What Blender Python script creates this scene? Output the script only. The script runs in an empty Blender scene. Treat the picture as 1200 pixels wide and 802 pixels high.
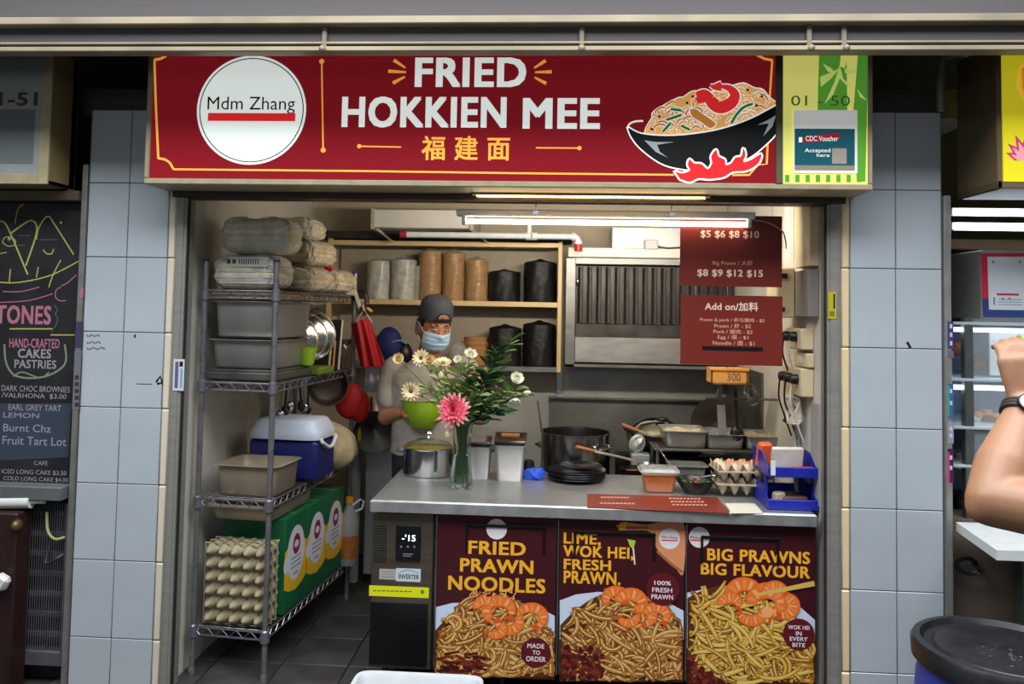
import bpy, math, random
from mathutils import Matrix, Vector, Quaternion
random.seed(7)
SC = bpy.context.scene
COL = SC.collection
PI = math.pi
# ------------------------------------------------------------------ camera
CAM_Y, CAM_Z = -3.3587, 1.6
F_PX, CX, CY = 950.0, 591.33, 320.03
YAW, PITCH, ROLL = 0.0631, 0.0474, -0.0188
_f = Vector((-math.sin(YAW)*math.cos(PITCH), math.cos(YAW)*math.cos(PITCH), math.sin(PITCH)))
_r = Vector((math.cos(YAW), math.sin(YAW), 0)); _d = _f.cross(_r)
_r2 = math.cos(ROLL)*_r + math.sin(ROLL)*_d; _d2 = math.cos(ROLL)*_d - math.sin(ROLL)*_r
cam_data = bpy.data.cameras.new('camera'); cam = bpy.data.objects.new('camera', cam_data); COL.objects.link(cam)
cam.matrix_world = Matrix(((_r2.x, -_d2.x, -_f.x, 0), (_r2.y, -_d2.y, -_f.y, CAM_Y), (_r2.z, -_d2.z, -_f.z, CAM_Z), (0, 0, 0, 1)))
cam_data.sensor_width = 36; cam_data.sensor_fit = 'HORIZONTAL'; cam_data.lens = F_PX/1200*36
cam_data.shift_x = (600-CX)/1200; cam_data.shift_y = (CY-401)/1200
cam_data.clip_start = 0.05
SC.camera = cam
CAMP = Vector((0, CAM_Y, CAM_Z))
def ray(px, py): return _r2*((px-CX)/F_PX) + _d2*((py-CY)/F_PX) + _f
def at(px, py, Y): d = ray(px, py); return CAMP + d*((Y-CAM_Y)/d.y)       # photo point -> world point on the plane y = Y
def atz(px, py, z): d = ray(px, py); return CAMP + d*((z-CAM_Z)/d.z)
def atx(px, py, x): d = ray(px, py); return CAMP + d*(x/d.x)
# ------------------------------------------------------------------ world, lights, exposure
W = bpy.data.worlds.new('hall_ambient'); SC.world = W; W.use_nodes = True
W.node_tree.nodes['Background'].inputs[0].default_value = (0.86, 0.93, 1.0, 1)
W.node_tree.nodes['Background'].inputs[1].default_value = 0.13
SC.view_settings.view_transform = 'Standard'; SC.view_settings.look = 'None'
SC.view_settings.exposure = 0.0; SC.view_settings.gamma = 1; SC.view_settings.use_curve_mapping = False
def area(name, loc, rot, sx, sy, power, col):
    l = bpy.data.lights.new(name, 'AREA'); l.shape = 'RECTANGLE'; l.size = sx; l.size_y = sy; l.energy = power; l.color = col
    o = bpy.data.objects.new(name, l); COL.objects.link(o); o.location = loc; o.rotation_euler = rot; return o
area('hall_lamp', (-0.2, -2.1, 4.2), (0, 0, 0), 6.5, 2.0, 430, (0.93, 0.97, 1.0))
area('hall_lamp', (-1.0, -6.0, 2.4), (math.radians(80), 0, 0), 5.0, 1.0, 22, (0.90, 0.97, 1.0))
area('stall_fill', (0.25, 0.2, 2.03), (math.radians(84), 0, 0), 1.2, 0.06, 23, (1.0, 0.90, 0.76))  # unseen fill added inside the lintel to brighten the back of the stall
# ------------------------------------------------------------------ materials
def lin(c):
    r = []
    for x in c[:3]:
        x /= 255.0; r.append(x/12.92 if x <= .04045 else ((x+.055)/1.055)**2.4)
    return (r[0], r[1], r[2], 1.0)
MATS = {}
def mat(name, rgb, rough=.5, metal=0., var=.1, scale=18., bump=0., emit=0., trans=0., ior=1.45, alpha=1., aniso=None, spec=None, sss=0.):
    if name in MATS: return MATS[name]
    m = bpy.data.materials.new(name); m.use_nodes = True; nt = m.node_tree; N = nt.nodes; L = nt.links
    b = N['Principled BSDF']; c = lin(rgb)
    b.inputs['Base Color'].default_value = c; b.inputs['Roughness'].default_value = rough; b.inputs['Metallic'].default_value = metal
    if var or bump:
        tc = N.new('ShaderNodeTexCoord'); no = N.new('ShaderNodeTexNoise'); no.inputs['Scale'].default_value = scale; no.inputs['Detail'].default_value = 5
        src = tc.outputs['Object']
        if aniso:
            mp = N.new('ShaderNodeMapping'); mp.inputs['Scale'].default_value = aniso; L.new(src, mp.inputs[0]); src = mp.outputs[0]
        L.new(src, no.inputs['Vector'])
        if var:
            mr = N.new('ShaderNodeMapRange'); mr.inputs[1].default_value = .3; mr.inputs[2].default_value = .7
            mr.inputs[3].default_value = 1-var; mr.inputs[4].default_value = 1+var; L.new(no.outputs[0], mr.inputs[0])
            vm = N.new('ShaderNodeVectorMath'); vm.operation = 'SCALE'; vm.inputs[0].default_value = c[:3]
            L.new(mr.outputs[0], vm.inputs['Scale']); L.new(vm.outputs[0], b.inputs['Base Color'])
            mr2 = N.new('ShaderNodeMapRange'); mr2.inputs[1].default_value = .3; mr2.inputs[2].default_value = .7
            mr2.inputs[3].default_value = max(.02, rough*(1-var)); mr2.inputs[4].default_value = min(1, rough*(1+var)); L.new(no.outputs[0], mr2.inputs[0]); L.new(mr2.outputs[0], b.inputs['Roughness'])
        if bump:
            bp = N.new('ShaderNodeBump'); bp.inputs['Strength'].default_value = bump; bp.inputs['Distance'].default_value = .01
            L.new(no.outputs[0], bp.inputs['Height']); L.new(bp.outputs[0], b.inputs['Normal'])
    if emit: b.inputs['Emission Color'].default_value = c; b.inputs['Emission Strength'].default_value = emit
    if trans: b.inputs['Transmission Weight'].default_value = trans; b.inputs['IOR'].default_value = ior
    if alpha < 1: b.inputs['Alpha'].default_value = alpha
    if spec is not None: b.inputs['Specular IOR Level'].default_value = spec
    if sss: b.inputs['Subsurface Weight'].default_value = sss; b.inputs['Subsurface Radius'].default_value = (.01, .004, .002)
    MATS[name] = m; return m
STEEL = mat('brushed_steel', (165, 165, 162), .32, 1, .16, 9, aniso=(1, 1, 14))
STEELH = mat('brushed_steel_level', (196, 196, 194), .34, .8, .14, 7, aniso=(2, 14, 2))
STEELD = mat('greasy_steel', (104, 102, 97), .42, .7, .3, 6, .05)
CHROME = mat('chrome', (190, 190, 195), .18, 1, .1)
POLISH = mat('polished_steel', (200, 200, 200), .13, 1, .06)
CREAM = mat('cream_paint', (196, 184, 150), .5, 0, .06, 8)
WHITEP = mat('white_paint', (205, 203, 196), .5, 0, .06, 6)
BLACK = mat('black_plastic', (18, 18, 20), .4, 0, .2)
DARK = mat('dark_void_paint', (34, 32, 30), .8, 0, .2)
WHITE = mat('white_plastic', (226, 226, 226), .35, 0, .04)
GLASS = mat('clear_glass', (235, 245, 242), .03, 0, 0, trans=1., ior=1.45)
RED = mat('red_cloth', (190, 22, 26), .6, 0, .15, 30, .2)
BLUEP = mat('blue_plastic', (28, 40, 150), .35, 0, .08)
GREENL = mat('lime_plastic', (142, 178, 30), .35, 0, .06)
WOODL = mat('wood_handle', (176, 112, 62), .5, 0, .2, 25, aniso=(1, 1, 8))
PULP = mat('egg_tray_pulp', (150, 138, 110), .9, 0, .12, 60, .3)
# ------------------------------------------------------------------ mesh builder
class MB:
    def __init__(s): s.v = []; s.f = []; s.mi = []; s.mats = []; s.cur = 0
    def m(s, mt):
        if mt not in s.mats: s.mats.append(mt)
        s.cur = s.mats.index(mt); return s
    def add(s, vs, fs):
        b = len(s.v); s.v += [Vector(v) for v in vs]
        for f in fs: s.f.append([b+i for i in f]); s.mi.append(s.cur)
        return s
    def obox(s, c, h, R=None, bev=0.):
        c = Vector(c); R = R or Matrix.Identity(3); bev = min(bev, min(h)*.98); vs = []; ix = {}
        if bev <= 0:
            for x in (-1, 1):
                for y in (-1, 1):
                    for z in (-1, 1): vs.append(c + R @ Vector((x*h[0], y*h[1], z*h[2])))
            return s.add(vs, [(0, 1, 3, 2), (4, 6, 7, 5), (0, 4, 5, 1), (2, 3, 7, 6), (0, 2, 6, 4), (1, 5, 7, 3)])
        for x in (-1, 1):
            for y in (-1, 1):
                for z in (-1, 1):
                    for a in range(3):
                        p = [x*(h[0]-bev), y*(h[1]-bev), z*(h[2]-bev)]; p[a] += (x, y, z)[a]*bev
                        ix[(x, y, z, a)] = len(vs); vs.append(c + R @ Vector(p))
        fs = []
        sg = (-1, 1)
        for a in range(3):
            o = [i for i in range(3) if i != a]
            for q in sg:
                def k(u, w, ax):
                    t = [0, 0, 0]; t[a] = q; t[o[0]] = u; t[o[1]] = w; return ix[(t[0], t[1], t[2], ax)]
                fc = [k(-1, -1, a), k(1, -1, a), k(1, 1, a), k(-1, 1, a)]
                if (q > 0) == (a == 1): fc.reverse()
                fs.append(fc)
        for a in range(3):
            o = [i for i in range(3) if i != a]
            for u in sg:
                for w in sg:
                    def k(q, ax):
                        t = [0, 0, 0]; t[a] = q; t[o[0]] = u; t[o[1]] = w; return ix[(t[0], t[1], t[2], ax)]
                    fs.append([k(-1, o[0]), k(1, o[0]), k(1, o[1]), k(-1, o[1])])
        for x in sg:
            for y in sg:
                for z in sg: fs.append([ix[(x, y, z, 0)], ix[(x, y, z, 1)], ix[(x, y, z, 2)]])
        return s.add(vs, fs)
    def box(s, x0, x1, y0, y1, z0, z1, bev=0.):
        return s.obox(((x0+x1)/2, (y0+y1)/2, (z0+z1)/2), (abs(x1-x0)/2, abs(y1-y0)/2, abs(z1-z0)/2), None, bev)
    def tube(s, pts, r, seg=8, cap=True, close=False, flat=1.):
        pts = [Vector(p) for p in pts]; n = len(pts); rs = r if isinstance(r, (list, tuple)) else [r]*n
        vs = []; fs = []; up = None
        for i, p in enumerate(pts):
            if close: t = pts[(i+1) % n]-pts[i-1]
            else: t = pts[min(i+1, n-1)]-pts[max(i-1, 0)]
            t.normalize()
            if up is None:
                up = Vector((0, 0, 1)) if abs(t.z) < .9 else Vector((1, 0, 0))
            a = up - t*up.dot(t)
            if a.length < 1e-6: a = t.orthogonal()
            a.normalize(); up = a; b = t.cross(a)
            for k in range(seg):
                an = 2*PI*k/seg; vs.append(p + (a*math.cos(an)*flat + b*math.sin(an))*rs[i])
        for i in range(n if close else n-1):
            j = (i+1) % n
            for k in range(seg):
                l = (k+1) % seg; fs.append((i*seg+k, i*seg+l, j*seg+l, j*seg+k))
        if cap and not close: fs.append(tuple(range(seg-1, -1, -1))); fs.append(tuple((n-1)*seg+k for k in range(seg)))
        return s.add(vs, fs)
    def lathe(s, prof, c, seg=24, R=None, sx=1., sy=1., a0=0., a1=2*PI):
        c = Vector(c); R = R or Matrix.Identity(3); vs = []; fs = []; full = abs(a1-a0-2*PI) < 1e-6; ns = seg if full else seg+1
        for (r, z) in prof:
            for k in range(ns):
                an = a0+(a1-a0)*k/seg; vs.append(c + R @ Vector((max(r, 1e-5)*math.cos(an)*sx, max(r, 1e-5)*math.sin(an)*sy, z)))
        for i in range(len(prof)-1):
            for k in range(seg):
                l = (k+1) % ns; fs.append((i*ns+k, i*ns+l, (i+1)*ns+l, (i+1)*ns+k))
        return s.add(vs, fs)
    def ell(s, c, r, R=None, seg=12, rings=8):
        pr = [(math.sin(PI*i/rings), -math.cos(PI*i/rings)) for i in range(rings+1)]
        R = R or Matrix.Identity(3); D = Matrix.Diagonal(Vector(r))
        return s.lathe(pr, c, seg, R @ D)
    def caps(s, p0, p1, r0, r1, seg=12):
        p0 = Vector(p0); p1 = Vector(p1); t = (p1-p0); L = t.length; R = t.to_track_quat('Z', 'Y').to_matrix(); pr = []
        for i in range(5): a = PI/2*i/4; pr.append((r0*math.sin(a), -r0*math.cos(a)))
        for i in range(5): a = PI/2*i/4; pr.append((r1*math.cos(a), L+r1*math.sin(a)))
        return s.lathe(pr, p0, seg, R)
    def poly(s, pts): return s.add(pts, [tuple(range(len(pts)))])
    def grid(s, fn, nu, nv):
        vs = [fn(i/nu, j/nv) for j in range(nv+1) for i in range(nu+1)]
        fs = [(j*(nu+1)+i, j*(nu+1)+i+1, (j+1)*(nu+1)+i+1, (j+1)*(nu+1)+i) for j in range(nv) for i in range(nu)]
        return s.add(vs, fs)
    def build(s, name, parent=None, local=False, loc=None, angle=38, smooth=True):
        me = bpy.data.meshes.new(name)
        if parent is not None and not local:
            inv = INV[parent.name]; vs = [inv @ v for v in s.v]
        elif loc is not None and not local: L = Vector(loc); vs = [v-L for v in s.v]
        else: vs = s.v
        me.from_pydata([tuple(v) for v in vs], [], s.f)
        for q in s.mats: me.materials.append(q)
        me.polygons.foreach_set('material_index', s.mi)
        if smooth:
            me.polygons.foreach_set('use_smooth', [True]*len(me.polygons))
            me.update()
            me.set_sharp_from_angle(angle=math.radians(angle))
        me.update()
        o = bpy.data.objects.new(name, me); COL.objects.link(o)
        if parent is not None: o.parent = parent; INV[o.name] = INV[parent.name]
        elif loc is not None: o.location = loc; INV[o.name] = Matrix.Translation(-Vector(loc))
        else: INV[o.name] = Matrix.Identity(4)
        return o
INV = {}
def props(o, label=None, cat=None, group=None, kind=None):
    if label: o['label'] = label
    if cat: o['category'] = cat
    if group: o['group'] = group
    if kind: o['kind'] = kind
    return o
def thing(name, label, cat, loc=(0, 0, 0), rz=0., group=None, kind=None):
    o = bpy.data.objects.new(name, None); COL.objects.link(o); o.location = loc; o.rotation_euler = (0, 0, rz); o.empty_display_size = .05
    INV[o.name] = (Matrix.Translation(Vector(loc)) @ Matrix.Rotation(rz, 4, 'Z')).inverted()
    return props(o, label, cat, group, kind)
def single(mb, name, label, cat, loc, group=None, **k): return props(mb.build(name, loc=loc, **k), label, cat, group)
def struct(mb, name, label=None, loc=(0, 0, 0), **k): return props(mb.build(name, loc=loc, **k), label, None, None, 'structure')
def dup(root, loc, rz=None, label=None, group=None):
    r = root.copy(); COL.objects.link(r); r.location = loc
    if rz is not None: r.rotation_euler = (0, 0, rz)
    if label: r['label'] = label
    if group: r['group'] = group
    for ch in root.children:
        c = ch.copy(); COL.objects.link(c); c.parent = r
        for g in ch.children:
            d = g.copy(); COL.objects.link(d); d.parent = c
    return r
def RZ(a): return Matrix.Rotation(a, 3, 'Z')
def RX(a): return Matrix.Rotation(a, 3, 'X')
def RY(a): return Matrix.Rotation(a, 3, 'Y')
def arc(c, u, v, r, a0, a1, n): c = Vector(c); u = Vector(u); v = Vector(v); return [c + u*(r*math.cos(a0+(a1-a0)*i/n)) + v*(r*math.sin(a0+(a1-a0)*i/n)) for i in range(n+1)]
# ------------------------------------------------------------------ text
GLY = {}
def glyphs(t, bold=0.):
    k = (t, bold)
    if k in GLY: return GLY[k]
    c = bpy.data.curves.new('lettering_source', 'FONT'); c.body = t; c.resolution_u = 3; c.align_x = 'CENTER'
    c.space_character = 1+bold*2.2
    o = bpy.data.objects.new('lettering_source', c); COL.objects.link(o)
    me = o.to_mesh(); vs0 = [v.co.copy() for v in me.vertices]; fs0 = [tuple(p.vertices) for p in me.polygons]; vs = []; fs = []
    for dx, dy in (((1, 1), (1, -1), (-1, 1), (-1, -1), (0, 0)) if bold else ((0, 0),)):      # heavier strokes
        fs += [tuple(i+len(vs) for i in f) for f in fs0]; vs += [v+Vector((dx*bold, dy*bold*.7, len(vs)//max(1, len(vs0)))) for v in vs0]
    o.to_mesh_clear(); bpy.data.objects.remove(o); bpy.data.curves.remove(c)
    x0 = min(v.x for v in vs); x1 = max(v.x for v in vs); y0 = min(v.y for v in vs); y1 = max(v.y for v in vs)
    GLY[k] = ([((v.x-x0)/(x1-x0)-.5, (v.y-y0)/(y1-y0)-.5, v.z) for v in vs], fs); return GLY[k]
class Flat(MB):
    """flat print on a plane: points given in photo pixels are mapped onto the plane once, each layer a hair in front of the last"""
    def __init__(s, mp, n=(0, -1, 0), U=(1, 0, 0), V=(0, 0, 1), step=2e-5, start=1e-4):
        super().__init__(); s.mp = mp; s.n = Vector(n); s.U = Vector(U); s.V = Vector(V); s.step = step; s.k = start
    def up(s): s.k += s.step; return s.n*s.k
    def P(s, p): return s.mp(p[0], p[1])
    def frame(s, x0, y0, x1, y1):
        xc, yc = (x0+x1)/2, (y0+y1)/2; O = s.mp(xc, yc)
        w = abs((s.mp(x1, yc)-s.mp(x0, yc)).dot(s.U)); h = abs((s.mp(xc, y1)-s.mp(xc, y0)).dot(s.V)); return O, w, h
    def pg(s, pts, mt): s.m(mt); e = s.up(); return s.poly([s.P(p)+e for p in pts])
    def rect(s, x0, y0, x1, y1, mt):
        O, w, h = s.frame(x0, y0, x1, y1); s.m(mt); e = s.up()
        return s.poly([O+s.U*(a*w/2)+s.V*(b*h/2)+e for a, b in ((-1, -1), (1, -1), (1, 1), (-1, 1))])
    def disc(s, c, r, mt, n=40, ry=None):
        O, w, h = s.frame(c[0]-r, c[1]-(ry or r), c[0]+r, c[1]+(ry or r)); s.m(mt); e = s.up()
        return s.poly([O+s.U*(w/2*math.cos(2*PI*i/n))+s.V*(h/2*math.sin(2*PI*i/n))+e for i in range(n)])
    def rib(s, pts, w, mt, e=None, close=False):
        s.m(mt); e = s.up() if e is None else e; n = len(pts); ws = w if isinstance(w, (list, tuple)) else [w]*n; vs = []
        for i, p in enumerate(pts):
            a = pts[(i-1) % n] if close else pts[max(i-1, 0)]; b = pts[(i+1) % n] if close else pts[min(i+1, n-1)]
            dx, dy = b[0]-a[0], b[1]-a[1]; l = math.hypot(dx, dy) or 1; nx, ny = -dy/l*ws[i]/2, dx/l*ws[i]/2
            vs += [s.P((p[0]+nx, p[1]+ny))+e, s.P((p[0]-nx, p[1]-ny))+e]
        fs = [(2*i, 2*i+1, 2*((i+1) % n)+1, 2*((i+1) % n)) for i in range(n if close else n-1)]
        return s.add(vs, fs)
    def text(s, t, x0, y0, x1, y1, mt, bold=.012):
        vs, fs = glyphs(t, bold); O, w, h = s.frame(x0, y0, x1, y1); s.m(mt); e = s.up(); s.k += 4e-5
        return s.add([O+s.U*(x*w)+s.V*(y*h)+e+s.n*(z*1e-5) for x, y, z in vs], fs)
def bez(p, n=14):
    """smooth curve through the points p"""
    o = []; q = [p[0]]+list(p)+[p[-1]]
    for i in range(1, len(q)-2):
        for k in range(n):
            t = k/n; o.append(tuple(.5*((2*q[i][d])+(-q[i-1][d]+q[i+1][d])*t+(2*q[i-1][d]-5*q[i][d]+4*q[i+1][d]-q[i+2][d])*t*t+(-q[i-1][d]+3*q[i][d]-3*q[i+1][d]+q[i+2][d])*t**3) for d in range(len(p[0]))))
    o.append(tuple(p[-1])); return o
def ink(name, rgb, emit=0., rough=.5): return mat('ink_'+name, rgb, .6 if emit else rough, 0, 0, emit=emit, spec=.06 if emit else .3)
def facing(Y): return lambda x, y: at(x, y, Y)
# ================================================================== SETTING
TILEW = mat('glazed_wall_tile', (168, 175, 182), .22, 0, .05, 3)
GROUT = mat('dark_grout', (124, 126, 128), .85, 0, .15)
FLOORM = mat('worn_floor_tile', (58, 55, 53), .55, 0, .3, 5, .05)
SOFFIT = mat('soffit_paint', (70, 63, 55), .75, 0, .15, 4)
WALLIN = mat('stall_wall_paint', (198, 194, 184), .55, 0, .1, 3)
b = MB().m(mat('floor_screed', (46, 44, 42), .7, 0, .25, 4)); b.box(-4.5, 4.5, -7, 2.4, -.1, -.008); FLOOR = struct(b, 'floor', 'worn dark grey floor of the stall and walkway')
t0 = None
for i in range(13):
    for j in range(8):
        if t0 is None:
            b = MB().m(FLOORM); b.box(-.148, .148, -.148, .148, -.008, 0, .003); o = t0 = b.build('floor_tile', local=True)
        else: o = t0.copy(); COL.objects.link(o)
        o.parent = FLOOR; o.location = (-2.1+.3*i+.15, -.6+.3*j+.15, 0)
# tiled columns
ZT = CAM_Z+.521
def column(name, label, xs, x0, x1):
    b = MB().m(GROUT); b.box(x0, x1, .006, .6, 0, 2.44); w = struct(b, name, label); first = {}
    for k in range(-1, 7):
        for a, c in zip(xs[:-1], xs[1:]):
            zt = min(ZT-.32*k, 2.44); zb = max(ZT-.32*(k+1), 0); key = (round(c-a, 3), round(zt-zb, 3))
            if key not in first:
                m = MB().m(TILEW); m.obox((0, .004, 0), ((c-a)/2-.0016, .006, (zt-zb)/2-.0016), None, .002); o = first[key] = m.build('tile', local=True)
            else: o = first[key].copy(); COL.objects.link(o)
            o.parent = w; o.location = ((a+c)/2, 0, (zt+zb)/2)
    return w
WL = column('wall_left', 'grey tiled column between the stall and the chalkboard', (-2.015, -1.8352, -1.657), -2.02, -1.622)
WRT = column('wall_right', 'grey tiled column between the stall and the display counter', (1.188, 1.3682, 1.548), 1.16, 1.552)
TRIMC = mat('cream_tile_trim', (206, 196, 176), .3, 0, .05, 4)
b = MB().m(TRIMC)
for k in range(8): b.box(-1.656, -1.622, -.004, .03, max(0, 2.44-.32*(k+1))+.001, 2.44-.32*k-.001, .006)
struct(b, 'trim_1', 'cream bullnose tile edge beside the left frame')
b = MB().m(mat('lamp_warmed_tile_trim', (218, 194, 156), .3, 0, .05, 4))  # cream trim tinted warmer, the lamplight on this side mixed into its colour
for k in range(8): b.box(1.152, 1.187, -.004, .03, max(0, 2.44-.32*(k+1))+.001, 2.44-.32*k-.001, .006)
struct(b, 'trim_2', 'cream bullnose tile edge beside the right frame')
FRM = mat('frame_steel', (138, 136, 130), .45, .25, .1, 5, aniso=(1, 1, 10))
def jamb(name, x0, x1, label):
    b = MB().m(FRM); b.box(x0, x1, -.006, .075, 0, 2.06, .003); b.box(x0+.012, x1-.012, -.010, -.006, 0, 2.06); b.m(DARK)
    b.box(x1-.004 if x0 < 0 else x0-.004, x1+.004 if x0 < 0 else x0+.004, .0, .022, 0, 2.06)
    return struct(b, name, label)
jamb('trim_3', -1.622, -1.574, 'grey steel shutter channel on the chalkboard side')
jamb('trim_4', 1.096, 1.152, 'grey steel shutter channel on the socket side')
b = MB().m(mat('lintel_brown', (58, 44, 34), .5, .3, .2)); b.box(-1.64, 1.17, -.012, .09, 2.062, 2.10, .003); b.m(mat('lintel_steel', (150, 140, 120), .4, .6, .1)); b.box(-1.62, 1.15, -.03, .05, 2.098, 2.112)
struct(b, 'trim_5', 'dark brown metal lintel over the stall opening')
# stall shell
b = MB().m(WALLIN); b.box(-1.70, -1.60, .075, 2.1, 0, 2.5); struct(b, 'wall_stall_left', 'pale grey side wall behind the wire rack')
b = MB().m(WALLIN); b.box(1.10, 1.16, .075, 2.1, 0, 2.5); struct(b, 'wall_stall_right', 'pale side wall carrying the sockets')
b = MB().m(mat('stall_back_paint', (176, 164, 144), .6, 0, .1, 3)); b.box(-1.7, 1.16, 1.95, 2.05, 0, 2.5); struct(b, 'wall_stall_back', 'beige back wall of the stall')
b = MB().m(mat('stall_ceiling_paint', (200, 188, 160), .6, 0, .08)); b.box(-1.7, 1.16, .07, 2.05, 2.34, 2.4); struct(b, 'ceiling', 'cream ceiling of the stall')
b = MB().m(mat('fascia_grey', (150, 140, 118), .5, 0, .1)); b.box(-1.6, 1.1, .09, .16, 2.07, 2.34); struct(b, 'trim_6', 'cream inner fascia behind the lintel')
b = MB().m(mat('splash_wall_grey', (168, 168, 164), .4, .2, .06, 3)); b.box(-1.0, .02, 1.935, 1.95, 0, 1.075); struct(b, 'trim_7', 'pale grey wall panel below the back shelf')
b = MB().m(SOFFIT); b.box(-2.2, 1.75, .10, .7, 2.44, 2.56); b.box(-1.64, 1.17, .0, .3, 2.11, 2.6); struct(b, 'wall_upper', 'grubby concrete beam above the tiled columns')
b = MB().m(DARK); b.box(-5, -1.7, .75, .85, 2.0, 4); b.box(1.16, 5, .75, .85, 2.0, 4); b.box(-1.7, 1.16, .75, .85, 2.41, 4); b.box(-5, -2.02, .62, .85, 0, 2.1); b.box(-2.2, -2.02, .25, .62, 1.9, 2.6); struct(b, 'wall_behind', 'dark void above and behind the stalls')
b = MB().m(SOFFIT); b.box(-5, 5, -.6, .8, 2.93, 3.0); struct(b, 'ceiling_soffit', 'grey soffit over the sign boards')
# gutter / shutter track in front of the signs
g = thing('metal_track', 'long grey metal track running above all the sign boards', 'track', (0, -.46, 2.5))
G1 = mat('track_face', (78, 73, 75), .6, .2, .18, 3, aniso=(.3, 1, 4)); G2 = mat('track_lip', (150, 138, 116), .45, .3, .18, 6, aniso=(.6, 1, 1))
gz = [at(600, y, -.5).z for y in (61, 53.5, 50, 47, 28, 18.5, -30)]
b = MB().m(G1); b.box(-3.4, 3.4, -.47, -.42, gz[1], gz[4]); b.box(-3.4, 3.4, -.48, -.38, gz[5], gz[6]); b.build('face', g)
b = MB().m(G2); b.box(-3.4, 3.4, -.50, -.44, gz[0]+.004, gz[1], .004); b.build('lower_lip', g)
b = MB().m(G2); b.box(-3.4, 3.4, -.51, -.42, gz[4], gz[5], .004); b.build('upper_lip', g)
b = MB().m(G2); b.tube([(-3.4, -.476, gz[3]), (0, -.478, gz[3]-.002), (3.4, -.476, gz[3])], .005, 6); b.build('cable', g)
for x in (-.86, .08, .88, 1.0):
    b = MB().m(mat('bracket_steel', (120, 112, 98), .5, .5)); b.box(x-.010, x+.010, -.482, -.47, gz[1], gz[4], .003); b.ell((x, -.505, (gz[0]+gz[1])/2), (.012, .008, .014)); b.build('bracket', g)
# ------------------------------------------------------------------ main sign
YS = -.2
sg = thing('stall_signboard', 'wide maroon lit signboard reading FRIED HOKKIEN MEE above the stall', 'sign', (-.23, -.1, 2.09))
SIGNF = mat('sign_frame', (172, 160, 128), .5, .1, .1)
b = MB().m(SIGNF)
b.box(-1.67, 1.205, YS, 0, 2.088, 2.112, .004); b.box(-1.67, -1.648, YS, 0, 2.112, 2.66, .004); b.box(1.186, 1.205, YS, 0, 2.112, 2.66, .004); b.box(-1.67, 1.205, YS, 0, 2.645, 2.665); b.box(-1.66, 1.2, -.02, 0, 2.1, 2.66)
b.build('housing', sg)
b = MB().m(mat('divider_bar', (96, 92, 70), .5, .2)); b.box(.838, .866, YS-.004, 0, 2.11, 2.65, .003); b.build('divider', sg)
SRED = ink('sign_red', (126, 22, 32), .55, .35); b = MB().m(SRED); b.box(-1.648, .838, YS+.004, YS+.01, 2.112, 2.645); b.build('red_panel', sg)
SW = ink('sign_white', (236, 244, 238), .62, .4); SO = ink('sign_orange', (250, 176, 74), .55, .4); SK = ink('sign_black', (9, 9, 11), 0, .6)
SREDB = ink('sign_bright_red', (222, 44, 48), .6, .4); SGR = ink('sign_green', (20, 122, 66), .5, .4); SNO = ink('sign_noodle', (232, 170, 96), .55, .4); SNO2 = ink('sign_noodle_dark', (206, 130, 62), .5, .4)
f = Flat(facing(YS+.0035))
def w6(l): return [(725+x/6, 85+y/6) for x, y in l]
f.rib([(197, 60), (194, 66), (188, 69), (181, 70)], 3, SO); f.rib([(181, 70), (182.5, 120), (185.5, 185.5)], 2.6, SO)
f.rib(bez([(185, 185.5), (193, 187), (199, 191), (203, 198)], 6), 2.6, SO); f.rib([(203, 198.5), (420, 200.5), (600, 203), (790, 205)], 2.2, SO)
f.rib([(884, 58), (888, 65), (896, 69), (905, 70.5)], 3, SO); f.rib([(905, 70), (902, 115), (898.5, 192.5), (888, 193), (884, 198), (878, 205), (858, 205.3)], 2.4, SO)
f.disc((294.5, 129), 64, SW, 64); f.disc((294.5, 129), 61.2, SK, 64); f.disc((294.5, 129), 60, SW, 64)
f.text('Mdm Zhang', 243, 113.5, 345.5, 133.5, SK, 0); f.rect(243.5, 132.6, 346, 142, SREDB)
f.rib([(377, 72), (378.7, 176)], 1.8, SO); f.disc((377, 72), 3, SO, 14); f.disc((378.8, 176), 3, SO, 14)
f.text('FRIED', 486, 67.5, 616.5, 102, SW, .035); f.text('HOKKIEN', 400, 113.2, 593, 149.8, SW, .035); f.text('MEE', 612.5, 115, 703, 151, SW, .035)
f.text('福 建 面', 494, 159.5, 597.5, 188, SO, .02)
f.rib([(421, 171.5), (470, 172.5)], 1.6, SO); f.disc((421, 171.5), 2.6, SO, 12); f.rib([(628, 173.3), (679, 173.7)], 1.6, SO); f.disc((679, 173.7), 2.6, SO, 12)
for l in ([(461.5, 70.5), (475, 79.5)], [(455, 83.5), (476, 84.7)], [(460.5, 97.5), (474.5, 90)], [(639.5, 71), (626, 79.8)], [(646.5, 84.2), (627, 84.8)], [(640, 98), (626.5, 90.8)]): f.rib(l, [4.2, 2.2], SO)
f.build('lettering', sg)
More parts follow.
